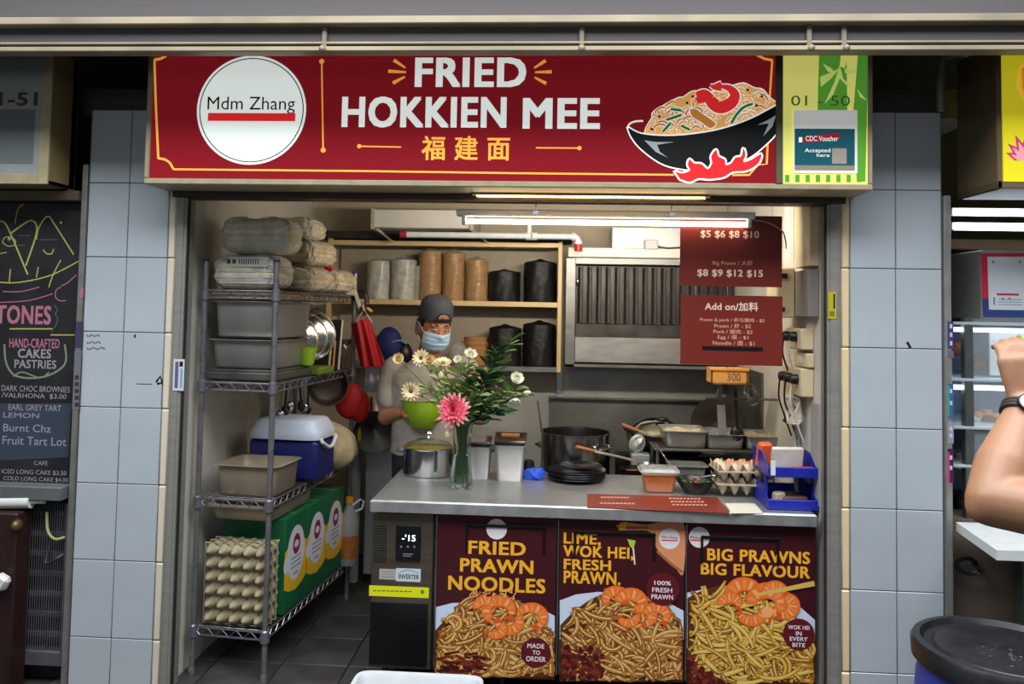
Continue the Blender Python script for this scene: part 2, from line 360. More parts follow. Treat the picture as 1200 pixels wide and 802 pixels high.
# bowl picture on the sign
f = Flat(facing(YS+.0035), start=2e-3, step=6e-6)
mound = w6(bez([(180, 440), (200, 380), (235, 320), (240, 285), (300, 245), (350, 215), (420, 180), (455, 175), (520, 135), (600, 140), (700, 130), (800, 95), (880, 78), (950, 110), (1010, 122), (1060, 180), (1110, 225), (1050, 290), (800, 380), (480, 445)], 5))
f.rib(mound, 2.4, SW, close=True); f.pg(mound, SNO)
rr = random.Random(3)
def inpoly(p, q):
    c = False; n = len(q)
    for i in range(n):
        (xa, ya), (xb, yb) = q[i], q[i-1]
        if (ya > p[1]) != (yb > p[1]) and p[0] < (xb-xa)*(p[1]-ya)/(yb-ya)+xa: c = not c
    return c
for k in range(90):
    while True:
        c = (rr.uniform(757, 910), rr.uniform(98, 160))
        if inpoly(c, mound): break
    r = rr.uniform(3.5, 7.5); a0 = rr.uniform(-3.6, -2.4); a1 = a0+rr.uniform(2.2, 3.6)
    pt = [(c[0]+r*1.25*math.cos(a0+(a1-a0)*i/10), c[1]+r*math.sin(a0+(a1-a0)*i/10)) for i in range(11)]
    pt = [p for p in pt if inpoly(p, mound)]
    if len(pt) > 4: f.rib(pt, 3.6, SW); f.rib(pt, 2.3, SNO if k % 3 else SNO2)
for c in ((480, 215), (520, 170), (285, 310), (905, 125), (1005, 170), (232, 400), (968, 232)): q = w6([c])[0]; f.disc(q, 1.6, SK, 8)
egg = w6(bez([(500, 262), (540, 258), (600, 300), (680, 360), (640, 392), (580, 350), (515, 310), (500, 262)], 4)); f.rib(egg, 2, SW, close=True); f.pg(egg, SNO2)
for a in ([(365, 258), (440, 268)], [(335, 335), (440, 300)], [(310, 418), (362, 360)], [(440, 375), (500, 405)], [(790, 360), (830, 295), (880, 245), (940, 222)]): q = w6(bez(a, 6)); f.rib(q, 4.6, SW); f.rib(q, 3.2, SGR)
sh = w6(bez([(545, 160), (600, 150), (640, 190), (670, 225), (720, 245), (790, 215), (815, 160), (780, 115), (725, 100), (672, 103), (640, 92)], 6)); n = len(sh)
wd = [4+11*math.sin(PI*min(1, (i+4)/(n*.86))) if i < n*.8 else max(2.5, 11.5-11*((i-n*.8)/(n*.2))) for i in range(n)]
f.rib(sh, [w+2.6 for w in wd], SW); f.rib(sh, wd, SREDB)
for a in ([(540, 185), (600, 190)], [(550, 210), (620, 195)], [(580, 130), (615, 170)]): f.rib(w6(a), [3.4, 5], SREDB)
f.rib(w6(bez([(660, 175), (720, 160), (745, 190), (700, 205)], 5)), 1.4, SNO)
wk = w6(bez([(62, 385), (150, 430), (300, 447), (480, 440), (700, 405), (900, 340), (1060, 260), (1125, 222)], 6)+bez([(1125, 222), (1128, 330), (1110, 420), (1040, 500), (930, 590), (800, 650), (600, 685), (450, 680), (300, 640), (160, 540), (90, 455), (62, 385)], 6))
f.rib(wk, 3.2, SW, close=True); f.pg(wk, SK)
f.rib(w6(bez([(62, 385), (80, 360), (120, 345), (172, 342)], 6)), 2.2, SW)
for a in ([(180, 478), (260, 490), (390, 490), (270, 510), (290, 560), (345, 600), (260, 560)], [(1105, 300), (1080, 380), (1015, 450), (1055, 360), (975, 370), (1050, 335)]): f.pg(w6(a), ink('sign_grey', (168, 175, 182), .3))
fl = w6(bez([(390, 690), (440, 710), (500, 690), (485, 650), (498, 612), (530, 640), (580, 645), (625, 680), (655, 640), (650, 590), (685, 545), (700, 590), (745, 615), (750, 650), (790, 640), (820, 600), (860, 590), (875, 535), (890, 580), (875, 630), (930, 615), (1000, 575), (980, 640), (900, 690), (800, 700), (740, 735), (640, 750), (560, 745), (500, 770), (430, 750)], 4))
f.rib(fl, 4.2, SW, close=True); f.pg(fl, SREDB)
f.build('bowl_picture', sg)
# green unit-number panel
SY = ink('panel_yellow', (214, 210, 112), .62, .4); SG2 = ink('panel_green', (84, 150, 50), .55, .4); SG3 = ink('panel_pale_green', (186, 206, 110), .6, .4)
b = MB().m(SY); b.box(.866, 1.186, YS+.004, YS+.01, 2.112, 2.645); b.build('unit_panel', sg)
f = Flat(facing(YS+.0035))
f.pg([(960, 56), (1018, 56), (1014, 213), (1000, 213), (958, 130)], SG2); f.pg([(992, 56), (1006, 56), (1000, 130), (1004, 213), (994, 213)], SY); f.pg([(986, 57), (996, 57), (990, 80), (984, 78)], SY)
for a in ([(964, 74), (974, 80), (980, 86), (970, 84)], [(961, 90), (976, 84), (984, 80), (974, 92), (962, 102)], [(984, 76), (988, 92), (1000, 104), (992, 100), (984, 92), (976, 112), (966, 122), (978, 96)], [(990, 80), (1004, 82), (1000, 86), (990, 86)], [(1004, 104), (1016, 118), (1008, 114)]): f.pg(a, SG3)
f.text('01 - 50', 927, 112, 996, 124, ink('panel_dark_green', (70, 112, 44), .3), .0)
for i in range(8): f.rect(920+12*i, 205, 925+12*i, 213.5, SG2)
f.build('unit_number', sg)
f = Flat(facing(YS+.0015), start=1e-3)
f.rect(929.5, 129, 1004.5, 203, ink('card_white', (226, 228, 222), .35)); f.rect(931, 151, 1001.5, 194, ink('card_teal', (34, 92, 104), .25)); f.rect(931, 194, 1001.5, 200, ink('card_tan', (150, 140, 122), .2))
f.pg([(942, 160), (984, 156), (984, 163), (942, 168)], ink('card_red', (170, 34, 50), .3)); f.text('CDC Voucher', 944, 159.5, 982, 165.5, SW, 0); f.text('Accepted', 943, 174, 973, 180, SW, 0); f.text('here', 957, 180, 972, 184, SW, 0); f.rect(975, 174, 992, 192, ink('card_phone', (168, 156, 146), .2)); f.rect(936, 161, 940, 167, SW)
f.build('voucher_sticker', sg)
# warm LED strip under the sign
g = thing('led_strip', 'thin warm LED strip under the maroon signboard', 'lamp', (.1, -.04, 2.088))
b = MB().m(SIGNF); b.box(-.35, .62, -.05, -.03, 2.078, 2.088); b.build('channel', g)
b = MB().m(mat('warm_led', (255, 206, 128), .4, 0, 0, emit=14)); b.box(-.33, .60, -.046, -.034, 2.072, 2.078); b.build('diffuser', g)
# ------------------------------------------------------------------ stickers on frames
f = Flat(facing(-.011), start=1e-3); f.rect(203, 421, 216, 458, ink('label_white', (196, 198, 200))); f.rect(205, 424, 209, 455, ink('label_violet', (96, 84, 130))); f.rect(210.5, 424, 214.5, 430, SK); f.rect(211, 432, 214, 455, ink('label_cyan', (120, 160, 176)))
props(f.build('warning_label', loc=at(209, 440, -.012)), 'small white warning label on the shutter channel beside the rack', 'label')
f = Flat(facing(-.011), start=1e-3); f.rect(970.5, 342, 980, 374, ink('label_yellow', (176, 164, 40))); f.rect(976.5, 345, 978.5, 362, SK); f.rect(972, 365, 978, 371, ink('label_olive', (120, 116, 30)))
props(f.build('warning_label', loc=at(975, 358, -.012)), 'small yellow warning label on the shutter channel beside the sockets', 'label')
def penmark(par, l, w):
    f = Flat(facing(-.0025), start=1e-4); f.rib(l, w, SK); f.build('pen_mark', par)
for (xa, xb, yy) in ((102, 117, 393.5), (102, 118, 401.5), (102, 123, 408.5)): penmark(WL, [(xa+i*(xb-xa)/16, yy+(1.8 if i % 2 else -1.8)*(.5+.5*math.sin(i*2.3))) for i in range(17)], .9)
penmark(WL, [(158, 392), (158, 396)], 2); penmark(WL, [(183, 448), (188, 441), (190, 449), (184, 450)], 2.6); penmark(WL, [(160, 450), (178, 450.5)], .8); penmark(WRT, [(1063, 401), (1067, 408)], 3)
# ================================================================== COUNTER
CTZ = .80
ct = thing('counter_worktop', 'long stainless steel worktop across the stall front', 'worktop', (.15, .4, .76))
b = MB().m(STEELH); b.box(-.76, 1.07, .04, .74, CTZ-.04, CTZ, .004); b.build('top', ct)
b = MB().m(STEELH); b.box(-.76, 1.07, .032, .04, CTZ-.048, CTZ-.003, .002); b.build('front_edge', ct)
fz = thing('undercounter_freezer', 'low stainless freezer with three poster-covered doors under the worktop', 'freezer', (.15, .4, 0))
FZS = mat('freezer_steel', (108, 99, 86), .36, .8, .12, 5, aniso=(1, 1, 10)); FZD = mat('freezer_black', (14, 14, 17), .3, 0, .15)
YF = .07
def lv(px, py, Y): return at(px, py, Y)
b = MB().m(FZS); b.box(-.755, 1.068, YF+.03, .72, .10, .745, .004); b.m(DARK); b.box(-.755, 1.068, YF+.012, YF+.03, .73, .757); b.build('body', fz)
XD = [at(510, 690, YF).x, at(653, 690, YF).x, at(803.5, 690, YF).x, at(957.5, 690, YF).x]
# machine panel
b = MB().m(FZS); b.box(-.757, XD[0]-.012, YF, YF+.03, .10, .742, .004); b.build('machine_panel', fz)
f = Flat(facing(YF-.001)); 
for i in range(7):
    for j in range(14): f.rect(438.2+i*2.6, 616+j*3.2, 439.8+i*2.6, 617.7+j*3.2, BLACK) if i < 6 else None
f.build('vent_grille', fz)
c = at(478.3, 637, YF-.004); b = MB().m(FZD); b.obox((c.x, YF-.003, c.z), (.052, .005, .074), None, .003); b.build('control_display', fz)
f = Flat(facing(YF-.0086)); LED = ink('display_led', (206, 214, 255), 2.2)
f.text("-'15", 471, 627, 487, 634.5, LED, .02)
for x in (470, 478, 485.5): f.disc((x, 641), 1.3, ink('key_grey', (120, 122, 128)), 10)
f.rib([(472, 649.5), (484, 649.8)], 1.2, ink('key_grey', (120, 122, 128))); f.rib([(472, 652), (482, 652.2)], .9, ink('key_grey', (120, 122, 128)))
f.build('display_digits', fz)
f = Flat(facing(YF-.0015)); f.rect(444.5, 667, 464, 679.5, ink('plate_silver', (164, 158, 154))); f.rect(464, 666.5, 493, 682, ink('plate_pale', (190, 198, 204)))
for i in range(3): f.rib([(447, 670+3*i), (462, 670.5+3*i)], .7, ink('plate_grey', (120, 114, 112)))
f.text('INVERTER', 467, 673.5, 491, 679, SK, .02); f.rib(bez([(467, 672), (478, 668.5), (491, 672)], 5), .8, ink('plate_blue', (90, 120, 150)))
f.build('badge', fz)
f = Flat(facing(YF-.0015)); f.rect(432.5, 687.5, 502.5, 700, ink('tape_yellow', (212, 214, 24))); [f.rib([(437+i*5.2, 692.5+i*.12), (441+i*5.2, 692.6+i*.12)], 1.4, ink('tape_ink', (120, 120, 20))) for i in range(9)]; f.disc((495, 694), 2.5, ink('tape_ink', (120, 120, 20)), 12)
f.build('warning_tape', fz)
c0 = at(433.5, 742, YF); c1 = at(501, 742, YF); zt = at(467, 707, YF).z; zb = at(467, 780, YF).z
b = MB().m(FZD); b.box(c0.x, c1.x, YF-.003, YF, zb, zt)
for i in range(26): zz = zb+.004+(zt-zb-.008)*i/25; b.box(c0.x+.004, c1.x-.004, YF-.006, YF-.002, zz-.0022, zz+.0022)
b.build('louver_grille', fz)
for x in (-.70, -.2, .5, 1.0):
    for y in (.14, .64):
        b = MB().m(BLACK); b.lathe([(.0, 0), (.03, 0), (.026, .015), (.014, .02), (.014, .105)], (x, y, 0), 12); b.build('leg', fz)
# doors with posters
PM = ink('poster_maroon', (62, 20, 26), 0, .35); PB = ink('poster_text', (232, 168, 44), 0, .4); PP = ink('poster_plate', (196, 206, 226), 0, .4); PD = ink('poster_badge', (92, 22, 34), 0, .4); PW = ink('poster_white', (222, 214, 214), 0, .4); PBK = ink('poster_black', (20, 12, 14), 0, .4)
PRW = [ink('prawn_a', (222, 112, 44)), ink('prawn_b', (230, 132, 66)), ink('prawn_c', (206, 84, 30)), ink('prawn_d', (236, 160, 100))]
CHILI = [ink('chili_a', (88, 22, 18)), ink('chili_b', (64, 14, 16)), ink('chili_c', (118, 44, 30))]
def noodles(f, x0, x1, top, bot, n, cols, dark, seed, w=6.2, rim=None):
    rr = random.Random(seed)
    f.pg([(x0, bot)]+[(x0+(x1-x0)*i/24, top(x0+(x1-x0)*i/24)+3) for i in range(25)]+[(x1, bot)], dark)
    for k in range(n):
        x = rr.uniform(x0, x1); tp = top(x); y = tp+2+(bot-tp)*rr.random()**.8
        a = rr.gauss(0.25, .9); L = rr.uniform(22, 58); cv = rr.gauss(0, .05); pts = []; st = L/9
        for i in range(10):
            if not (x0+1 < x < x1-1 and top(x)-3 < y < bot-1): break
            pts.append((x, y)); x += st*math.cos(a); y += st*math.sin(a); a += cv*st
        if len(pts) < 4: continue
        ww = w*rr.uniform(.7, 1.1); m = len(pts)
        f.rib(pts, [ww*(.55+.45*math.sin(PI*min(1, max(0, (i+.6)/m)))) for i in range(m)], dark)
        f.rib(pts, [ww*.82*(.55+.45*math.sin(PI*min(1, max(0, (i+.6)/m)))) for i in range(m)], cols[rr.randrange(len(cols)-1)])
        f.rib([(p[0]-.25, p[1]-.5) for p in pts[1:-1]], ww*.2, cols[-1])
def prawn(f, c, r, a0, a1, w, flip=1):
    w *= 1.3
    pt = [(c[0]+r*math.cos(a0+(a1-a0)*i/16), c[1]+r*.8*math.sin(a0+(a1-a0)*i/16)) for i in range(17)]
    wd = [w*(.35+.65*math.sin(PI*(.12+.8*i/16))) for i in range(17)]
    f.rib(pt, [x+1.6 for x in wd], PRW[2]); f.rib(pt, wd, PRW[0])
    for i in range(1, 16, 2): f.rib(pt[i:i+2], [wd[i]*.8, wd[i]*.55], PRW[1 if i % 4 == 1 else 3])
    e = pt[-1]; d = pt[-2]; ux, uy = e[0]-d[0], e[1]-d[1]
    for s in (-.7, .1, .8): f.rib([e, (e[0]+ux*2.4-uy*2.4*s, e[1]+uy*2.4+ux*2.4*s)], [2, 4], PRW[2])
def door(i, ya, yb, hx0, hx1, hyt, hyb, seam):
    x0, x1 = XD[i]+.006, XD[i+1]-.006
    b = MB().m(FZS); b.box(x0, x1, YF+.002, YF+.028, .105, .738, .003); o = b.build('door', fz)
    b = MB().m(STEEL); b.box(x0-.008, x0-.001, YF-.006, YF+.03, .105, .738, .002); b.build('edge_strip', o)
    # recessed pull: black bars stand in for the shadowed slot around its plate
    cx0 = at(hx0, (hyt+hyb)/2, YF).x; cx1 = at(hx1, (hyt+hyb)/2, YF).x; zt = at((hx0+hx1)/2, hyt, YF).z; zb = at((hx0+hx1)/2, hyb, YF).z
    b = MB().m(FZD); b.box(cx0, cx1, YF-.0065, YF-.0015, zt-.010, zt, .002); b.box(cx0, cx0+.010, YF-.0065, YF-.0015, zb, zt, .002); b.box(cx1-.010, cx1, YF-.0065, YF-.0015, zb, zt, .002)
    b.box(cx0, cx1, YF-.010, YF-.0065, zt-.004, zt+.004, .001)
    b.build('handle', o); return o
def disc_logo(f, c, r): f.disc(c, r, PW, 36); f.text('Mdm Zhang', c[0]-r*.8, c[1]-r*.28, c[0]+r*.8, c[1]+r*.04, SK, .01); f.rect(c[0]-r*.8, c[1]+r*.06, c[0]+r*.8, c[1]+r*.2, ink('poster_red', (200, 40, 44)))
YP = YF+.0005
# door 1
d = door(0, 0, 0, 546, 639, 616, 648, 0)
f = Flat(facing(YP), step=5e-6); f.pg([(511.5, 602), (651, 606), (650, 797), (509, 792)], PM)
f.disc((582, 620.5), 12, PW, 36)
f.text('FRIED', 548.5, 635, 616, 650.5, PB, .03); f.text('PRAWN', 539, 655.8, 625, 671.8, PB, .03); f.text('NOODLES', 525, 676.8, 639, 693.8, PB, .03)
f.pg([(510, 712), (530, 707), (560, 706), (600, 704), (632, 713), (650, 722), (650, 760), (510, 760)], PP)
top = lambda x: 697+abs((x-575)/62)**2.0*36 if x < 575 else 697+((x-575)/75)**2*48
NC = [ink('noodle_a', (186, 128, 58)), ink('noodle_b', (168, 106, 42)), ink('noodle_c', (196, 148, 80)), ink('noodle_d', (150, 90, 34)), ink('noodle_hi', (230, 196, 124))]; ND = ink('noodle_shadow', (84, 46, 20))
noodles(f, 509.5, 650, top, 794, 430, NC, ND, 11)
for c, r, a0, a1, w in (((585, 716), 15, 2.2, 6.6, 10), ((596, 728), 13, 5.6, 9.2, 9), ((622, 724), 15, 3.6, 7.2, 9), ((568, 712), 10, 3, 6, 8), ((580, 736), 10, 5.5, 8.6, 8)): prawn(f, c, r, a0, a1, w)
rr = random.Random(4)
for k in range(26): x = rr.uniform(550, 606); y = rr.uniform(694, 704); f.rib([(x, y), (x+rr.uniform(-5, 5), y-rr.uniform(1, 6))], 1.2, PRW[3])
for k in range(40): x = rr.uniform(511, 560); y = rr.uniform(766, 790); f.rib([(x, y), (x+rr.uniform(6, 18), y+rr.uniform(-3, 5))], 2.6, CHILI[k % 3])
f.disc((628, 764.5), 17.5, PD, 40); f.text('MADE', 618, 754, 638, 759.5, PW, .02); f.text('TO', 624, 762, 633, 767, PW, .02); f.text('ORDER', 616.5, 769, 639.5, 775, PW, .02)
f.build('poster', d)
# door 2
d = door(1, 0, 0, 672, 768, 624, 655, 0)
f = Flat(facing(YP), step=5e-6); f.pg([(656.5, 607), (801.5, 612), (800.5, 800), (655.5, 799)], PM)
SKN = ink('print_skin', (206, 136, 92)); SKN2 = ink('print_skin_shade', (160, 92, 58))
hand = bez([(722, 616), (735, 613), (758, 615), (775, 612), (801, 613), (801, 672), (790, 664), (775, 650), (768, 640), (762, 624), (745, 622), (726, 622)], 5)
f.pg(hand, SKN); f.rib([(724, 619), (760, 618.5)], 3, SKN2); f.rib(bez([(770, 646), (785, 660), (800, 671)], 5), 3, SKN2); f.pg([(727, 613), (735, 612), (733, 622), (725, 621)], PB)
f.pg([(735, 632), (745, 634), (742, 644), (738, 640)], ink('print_lime', (170, 190, 70))); f.rib([(742, 642), (744, 662)], 1.6, PW)
f.text('LIME,', 660.5, 625, 704, 640, PB, .03); f.text('WOK HEI,', 660, 640.5, 742.5, 656, PB, .03); f.text('FRESH', 660.5, 656, 716, 668.5, PB, .03); f.text('PRAWN.', 660.5, 670, 727, 685, PB, .03)
f.disc((784.5, 631.5), 12.2, PW, 36); f.text('Mdm Zhang', 775, 628.5, 794, 632.5, SK, .01); f.rect(775, 633, 794, 634.5, ink('poster_red', (200, 40, 44)))
f.pg([(656, 704), (675, 697), (700, 694), (745, 696), (780, 705), (801, 716), (801, 750), (656, 750)], PP)
top = lambda x: 690+((x-727)/72)**2*42
NC2 = [ink('noodle_e', (180, 122, 58)), ink('noodle_f', (160, 100, 42)), ink('noodle_g', (192, 140, 76)), ink('noodle_h', (146, 86, 36)), ink('noodle_hi', (230, 196, 124))]
noodles(f, 656.5, 800.5, top, 799, 440, NC2, ND, 12)
for c, r, a0, a1, w in (((722, 702), 12, 2.6, 6.4, 9), ((738, 708), 15, 3.4, 6.9, 11), ((752, 722), 12, 4, 7.4, 10), ((768, 722), 13, 3.4, 6.8, 9), ((736, 722), 10, 6, 9, 8)): prawn(f, c, r, a0, a1, w)
for k in range(130):
    x = 660+rr.random()**1.2*48; y = rr.uniform(757+max(0, x-690)*.5, 794); f.disc((x, y), rr.uniform(1.5, 4), CHILI[k % 3], 7)
f.disc((776.5, 690), 19.5, PD, 40); f.text('100%', 766.5, 680.5, 786, 685.5, PW, .02); f.text('FRESH', 764, 688.5, 787.5, 694, PW, .02); f.text('PRAWN', 763, 696.5, 788.5, 702, PW, .02)
f.build('poster', d)
# door 3
d = door(2, 0, 0, 821, 913, 630, 662, 0)
f = Flat(facing(YP), step=5e-6); f.pg([(805.5, 612), (956, 617), (955, 802), (804.5, 802)], PM)
f.disc((819.5, 630), 12.2, PW, 36); f.text('Mdm', 809, 628.5, 821, 632.5, SK, .01); f.rect(809, 633, 824, 634.5, ink('poster_red', (200, 40, 44)))
f.text('BIG PRAWNS', 828.5, 645, 949, 659.3, PB, .03); f.text('BIG FLAVOUR', 821, 662, 949, 676, PB, .03)
f.pg([(805, 695), (830, 690), (900, 695), (930, 705), (955, 727), (955, 760), (805, 760)], PP)
top = lambda x: 683+((x-855)/80)**2*40
NC3 = [ink('noodle_i', (204, 156, 54)), ink('noodle_j', (186, 132, 40)), ink('noodle_k', (214, 176, 76)), ink('noodle_l', (156, 102, 30)), ink('noodle_hi', (230, 196, 124))]
noodles(f, 805.5, 955, top, 801.5, 430, NC3, ND, 13)
for c, r, a0, a1, w in (((872, 697), 16, 2.4, 6.3, 12), ((898, 706), 18, 3.0, 7.4, 14), ((915, 710), 14, 5.0, 7.8, 12), ((855, 708), 10, 3, 6.5, 10), ((880, 716), 14, 6.2, 9, 10), ((908, 696), 12, 3.2, 6, 9)): prawn(f, c, r, a0, a1, w)
f.disc((899, 717), 7, PRW[3], 12)
f.rib([(886, 697), (954, 683.5)], [3.5, 6.5], ink('chopstick_tan', (206, 172, 84)))
for k in range(110):
    x = 806+rr.random()*42; y = rr.uniform(770+max(0, x-806)*.75, 801); f.disc((x, y), rr.uniform(1.5, 4), CHILI[k % 3], 7)
f.disc((935.5, 743), 18.5, PD, 40)
for t, y, xa, xb in (('WOK HEI', 735, 923, 948), ('IN', 742, 932, 939), ('EVERY', 748.5, 925, 946), ('BITE', 755.5, 928, 943)): f.text(t, xa, y-2.4, xb, y+2.4, PW, .02)
f.build('poster', d)
# ------------------------------------------------------------------ hanging menu boards
MBR = ink('board_maroon', (116, 42, 35), 0, .28); MT = ink('board_text', (236, 206, 190), 0, .4); MT2 = ink('board_text_dim', (214, 160, 140), 0, .4)
def board(name, label, x0, y0, x1, y1, cl):
    c = at((x0+x1)/2, (y0+y1)/2, .13); p0 = at(x0, (y0+y1)/2, .13); p1 = at(x1, (y0+y1)/2, .13); zt = at((x0+x1)/2, y0, .13).z; zb = at((x0+x1)/2, y1, .13).z
    t = thing(name, label, 'menu board', (c.x, .13, zb)); b = MB().m(MBR); b.box(p0.x, p1.x, .13, .135, zb, zt); b.build('panel', t); return t
t = board('menu_board', 'upper hanging brown menu board showing prices $8 $9 $12 $15', 797, 253, 916.5, 336, 0)
f = Flat(facing(.1295)); f.text('$5 $6 $8 $10', 821, 270.5, 889.5, 280, MT, .02); f.text('Big Prawn / 大虾', 835, 305.5, 882, 312, MT2, .01); f.text('$8 $9 $12 $15', 817, 316, 894, 325.5, MT, .03); f.build('lettering', t)
for x in (806, 905):
    b = MB().m(CHROME); p = at(x, 254, .132); b.tube([p, (p.x, .132, 2.30)], .0012, 5); b.build('wire', t)
t = board('menu_board', 'lower hanging brown menu board headed Add on', 797.5, 346.5, 917, 428, 0)
f = Flat(facing(.1295)); f.text('Add on/加料', 826, 354, 888.5, 364.5, MT, .02)
for s, y, xa, xb in (('Prawn & pork / 虾与猪肉 - $2', 375.5, 820, 896), ('Prawn / 虾 - $2', 382.3, 837, 880), ('Pork / 猪肉 - $2', 389, 836, 882), ('Egg / 蛋 - $1', 395.8, 841, 877), ('Noodle / 面 - $1', 402.5, 835, 884)): f.text(s, xa, y-2.8, xb, y+2.8, MT2, .01)
f.build('lettering', t); f = Flat(facing(.1295)); f.rect(823, 406.5, 894, 411.5, PBK); f.build('cover_strip', t)
for x in (815, 877):
    b = MB().m(CHROME); p = at(x, 347, .132); q = at(x, 335, .132); b.tube([p, q], .0012, 5); b.build('wire', t)
# ------------------------------------------------------------------ tube light
TL = .105
a = at(546, 259.5, TL); c = at(875, 261.5, TL)
g = thing('tube_light', 'lit white fluorescent tube hanging in front of the menu boards', 'lamp', (.2, TL, a.z+.03))
b = MB().m(WHITE); b.box(a.x-.04, c.x+.03, TL-.03, TL+.025, a.z+.022, a.z+.05, .004); b.build('batten', g)
b = MB().m(mat('lit_tube', (255, 240, 214), .4, 0, 0, emit=9)); b.tube([(a.x, TL-.004, a.z), (c.x, TL-.004, a.z)], .0105, 16); b.build('tube', g)
for x in (a.x-.008, c.x+.008):
    b = MB().m(WHITE); b.box(x-.008, x+.008, TL-.02, TL+.014, a.z-.016, a.z+.024, .003); b.build('end_holder', g)
for x in (628, 787):
    p = at(x, 250, TL); b = MB().m(CHROME); b.tube([(p.x, TL, a.z+.05), (p.x, TL, a.z+.078)], .003, 6); b.build('clip', g); b = MB().m(CHROME); b.box(p.x-.012, p.x+.012, TL-.032, TL-.028, a.z+.03, a.z+.045); b.build('clip_plate', g)
b = MB().m(mat('lamp_cord', (190, 150, 120), .5)); b.tube(bez([(c.x+.02, TL, a.z+.02), (c.x+.09, TL+.01, a.z+.01), (c.x+.15, TL, a.z-.03), (c.x+.165, TL, a.z-.1)], 6), .003, 6); b.build('cord', g)
# ------------------------------------------------------------------ right wall fittings (on the plane x = 1.10)
XW = 1.10
def wallpt(px, py): return atx(px, py, XW)
def wbox(b, px0, py0, px1, py1, d, bev=.003, xw=XW):
    p = atx(px0, (py0+py1)/2, xw); q = atx(px1, (py0+py1)/2, xw); m = atx((px0+px1)/2, py0, xw); n = atx((px0+px1)/2, py1, xw)
    y0, y1 = sorted((p.y, q.y)); b.box(xw-d, xw-.0005, y0, y1, n.z, m.z, bev); return (y0, y1, n.z, m.z)
IV = mat('ivory_plastic', (214, 196, 158), .4, 0, .04); GB = mat('grey_box', (128, 122, 116), .5, 0, .06)
t = thing('breaker_box', 'ivory electrical breaker box high beside the menu boards', 'box', (XW, .25, 1.62))
b = MB().m(GB); b.box(XW-.05, XW, .10, .42, 1.60, 1.80, .004); b.build('back_box', t)
b = MB().m(IV); b.box(XW-.13, XW-.05, .27, .44, 1.595, 1.815, .006); b.build('cover', t)
b = MB().m(BLACK); b.box(XW-.116, XW-.085, .267, .271, 1.768, 1.790); b.build('switch', t); b = MB().m(BLACK); b.box(XW-.112, XW-.095, .267, .271, 1.622, 1.642); b.build('switch', t)
b = MB().m(WHITEP); b.box(XW-.03, XW, .46, .52, 1.82, 2.33, .003); props(b.build('cable_trunking', loc=(XW, .49, 1.8)), 'vertical white cable trunking running up from the breaker box', 'trunking')
b = MB().m(IV); b.box(XW-.04, XW, .10, .32, 1.815, 2.33, .003); props(b.build('cable_trunking', loc=(XW, .2, 1.8)), 'broad ivory trunking panel directly above the breaker box', 'trunking')
def socket(label, y0, y1, z0, z1, ys):
    t = thing('power_socket', label, 'socket', (XW, (y0+y1)/2, z0)); b = MB().m(IV); b.box(XW-.055, XW, y0, y1, z0, z1, .005); b.build('plate', t)
    for y in ys:
        b = MB().m(BLACK); b.lathe([(.0, .03), (.018, .03), (.022, .02), (.022, 0)], (XW-.055, y, z0+(z1-z0)*.6), 14, RY(-PI/2)); b.build('plug', t)
        b = MB().m(WHITEP if y < .3 else BLACK); b.tube(bez([(XW-.08, y, z0+(z1-z0)*.55), (XW-.085, y, z0-.02), (XW-.06, y+.02, z0-.09), (XW-.02, y+.03, z0-.2)], 5), .004, 6); b.build('cord', t)
    return t
socket('ivory twin socket with two black plugs below the breaker box', .17, .40, 1.46, 1.55, (.24, .34))
socket('ivory triple socket with three black plugs, lower of the two', .17, .46, 1.26, 1.38, (.22, .31, .40))
t = thing('wall_switch', 'blank ivory switch plate between the two plug sockets', 'switch', (XW, .25, 1.38)); b = MB().m(IV); b.box(XW-.035, XW, .16, .34, 1.385, 1.445, .005); b.build('plate', t); b = MB().m(WHITE); b.box(XW-.04, XW-.035, .22, .28, 1.40, 1.43, .002); b.build('rocker', t)
# crumpled cable bundle
t = thing('cable_bundle', 'tangled pale bundle of coiled cables hanging under the sockets', 'cable', (XW-.05, .3, 1.1)); rr = random.Random(5)
for k in range(7):
    pts = [(XW-.05+.025*math.sin(a*1.3+k), .30+.07*math.sin(a+k*.7)*(.7+.1*k/7), 1.19+.055*math.cos(a+k*.5)) for a in [i*2*PI/14 for i in range(14)]]
    b = MB().m(IV if k % 2 else WHITEP); b.tube(pts, .005, 6, close=True); b.build('loop', t)
b = MB().m(BLACK); b.obox((XW-.06, .36, 1.135), (.012, .022, .008), None, .003); b.build('cable_tie', t)
for y in (.27, .31):
    b = MB().m(GB); b.tube(bez([(XW-.04, y, 1.15), (XW-.03, y+.01, 1.05), (XW-.03, y-.02, .98), (XW-.02, y+.02, .93)], 5), .004, 6); b.build('cord', t)
b = MB().m(mat('conduit_white', (190, 188, 182), .45)); b.tube([(XW-.018, .36, .82), (XW-.018, .36, 1.26)], .012, 10); props(b.build('conduit', loc=(XW-.018, .36, .82)), 'vertical white conduit rising from the worktop to the sockets', 'pipe')
b = MB().m(mat('panel_grey', (160, 158, 154), .5)); b.box(XW-.006, XW, .09, .2, .82, 1.24, .002); props(b.build('wall_plate', loc=(XW, .14, .82)), 'plain grey wall plate beside the blue letter tray', 'plate')
b = MB().m(STEELD); b.box(XW-.012, XW-.004, 1.0, 1.90, .62, 1.30); props(b.build('splash_panel', loc=(XW, 1.2, .62)), 'greasy dark steel splash panel on the wall beside the stove', 'panel')
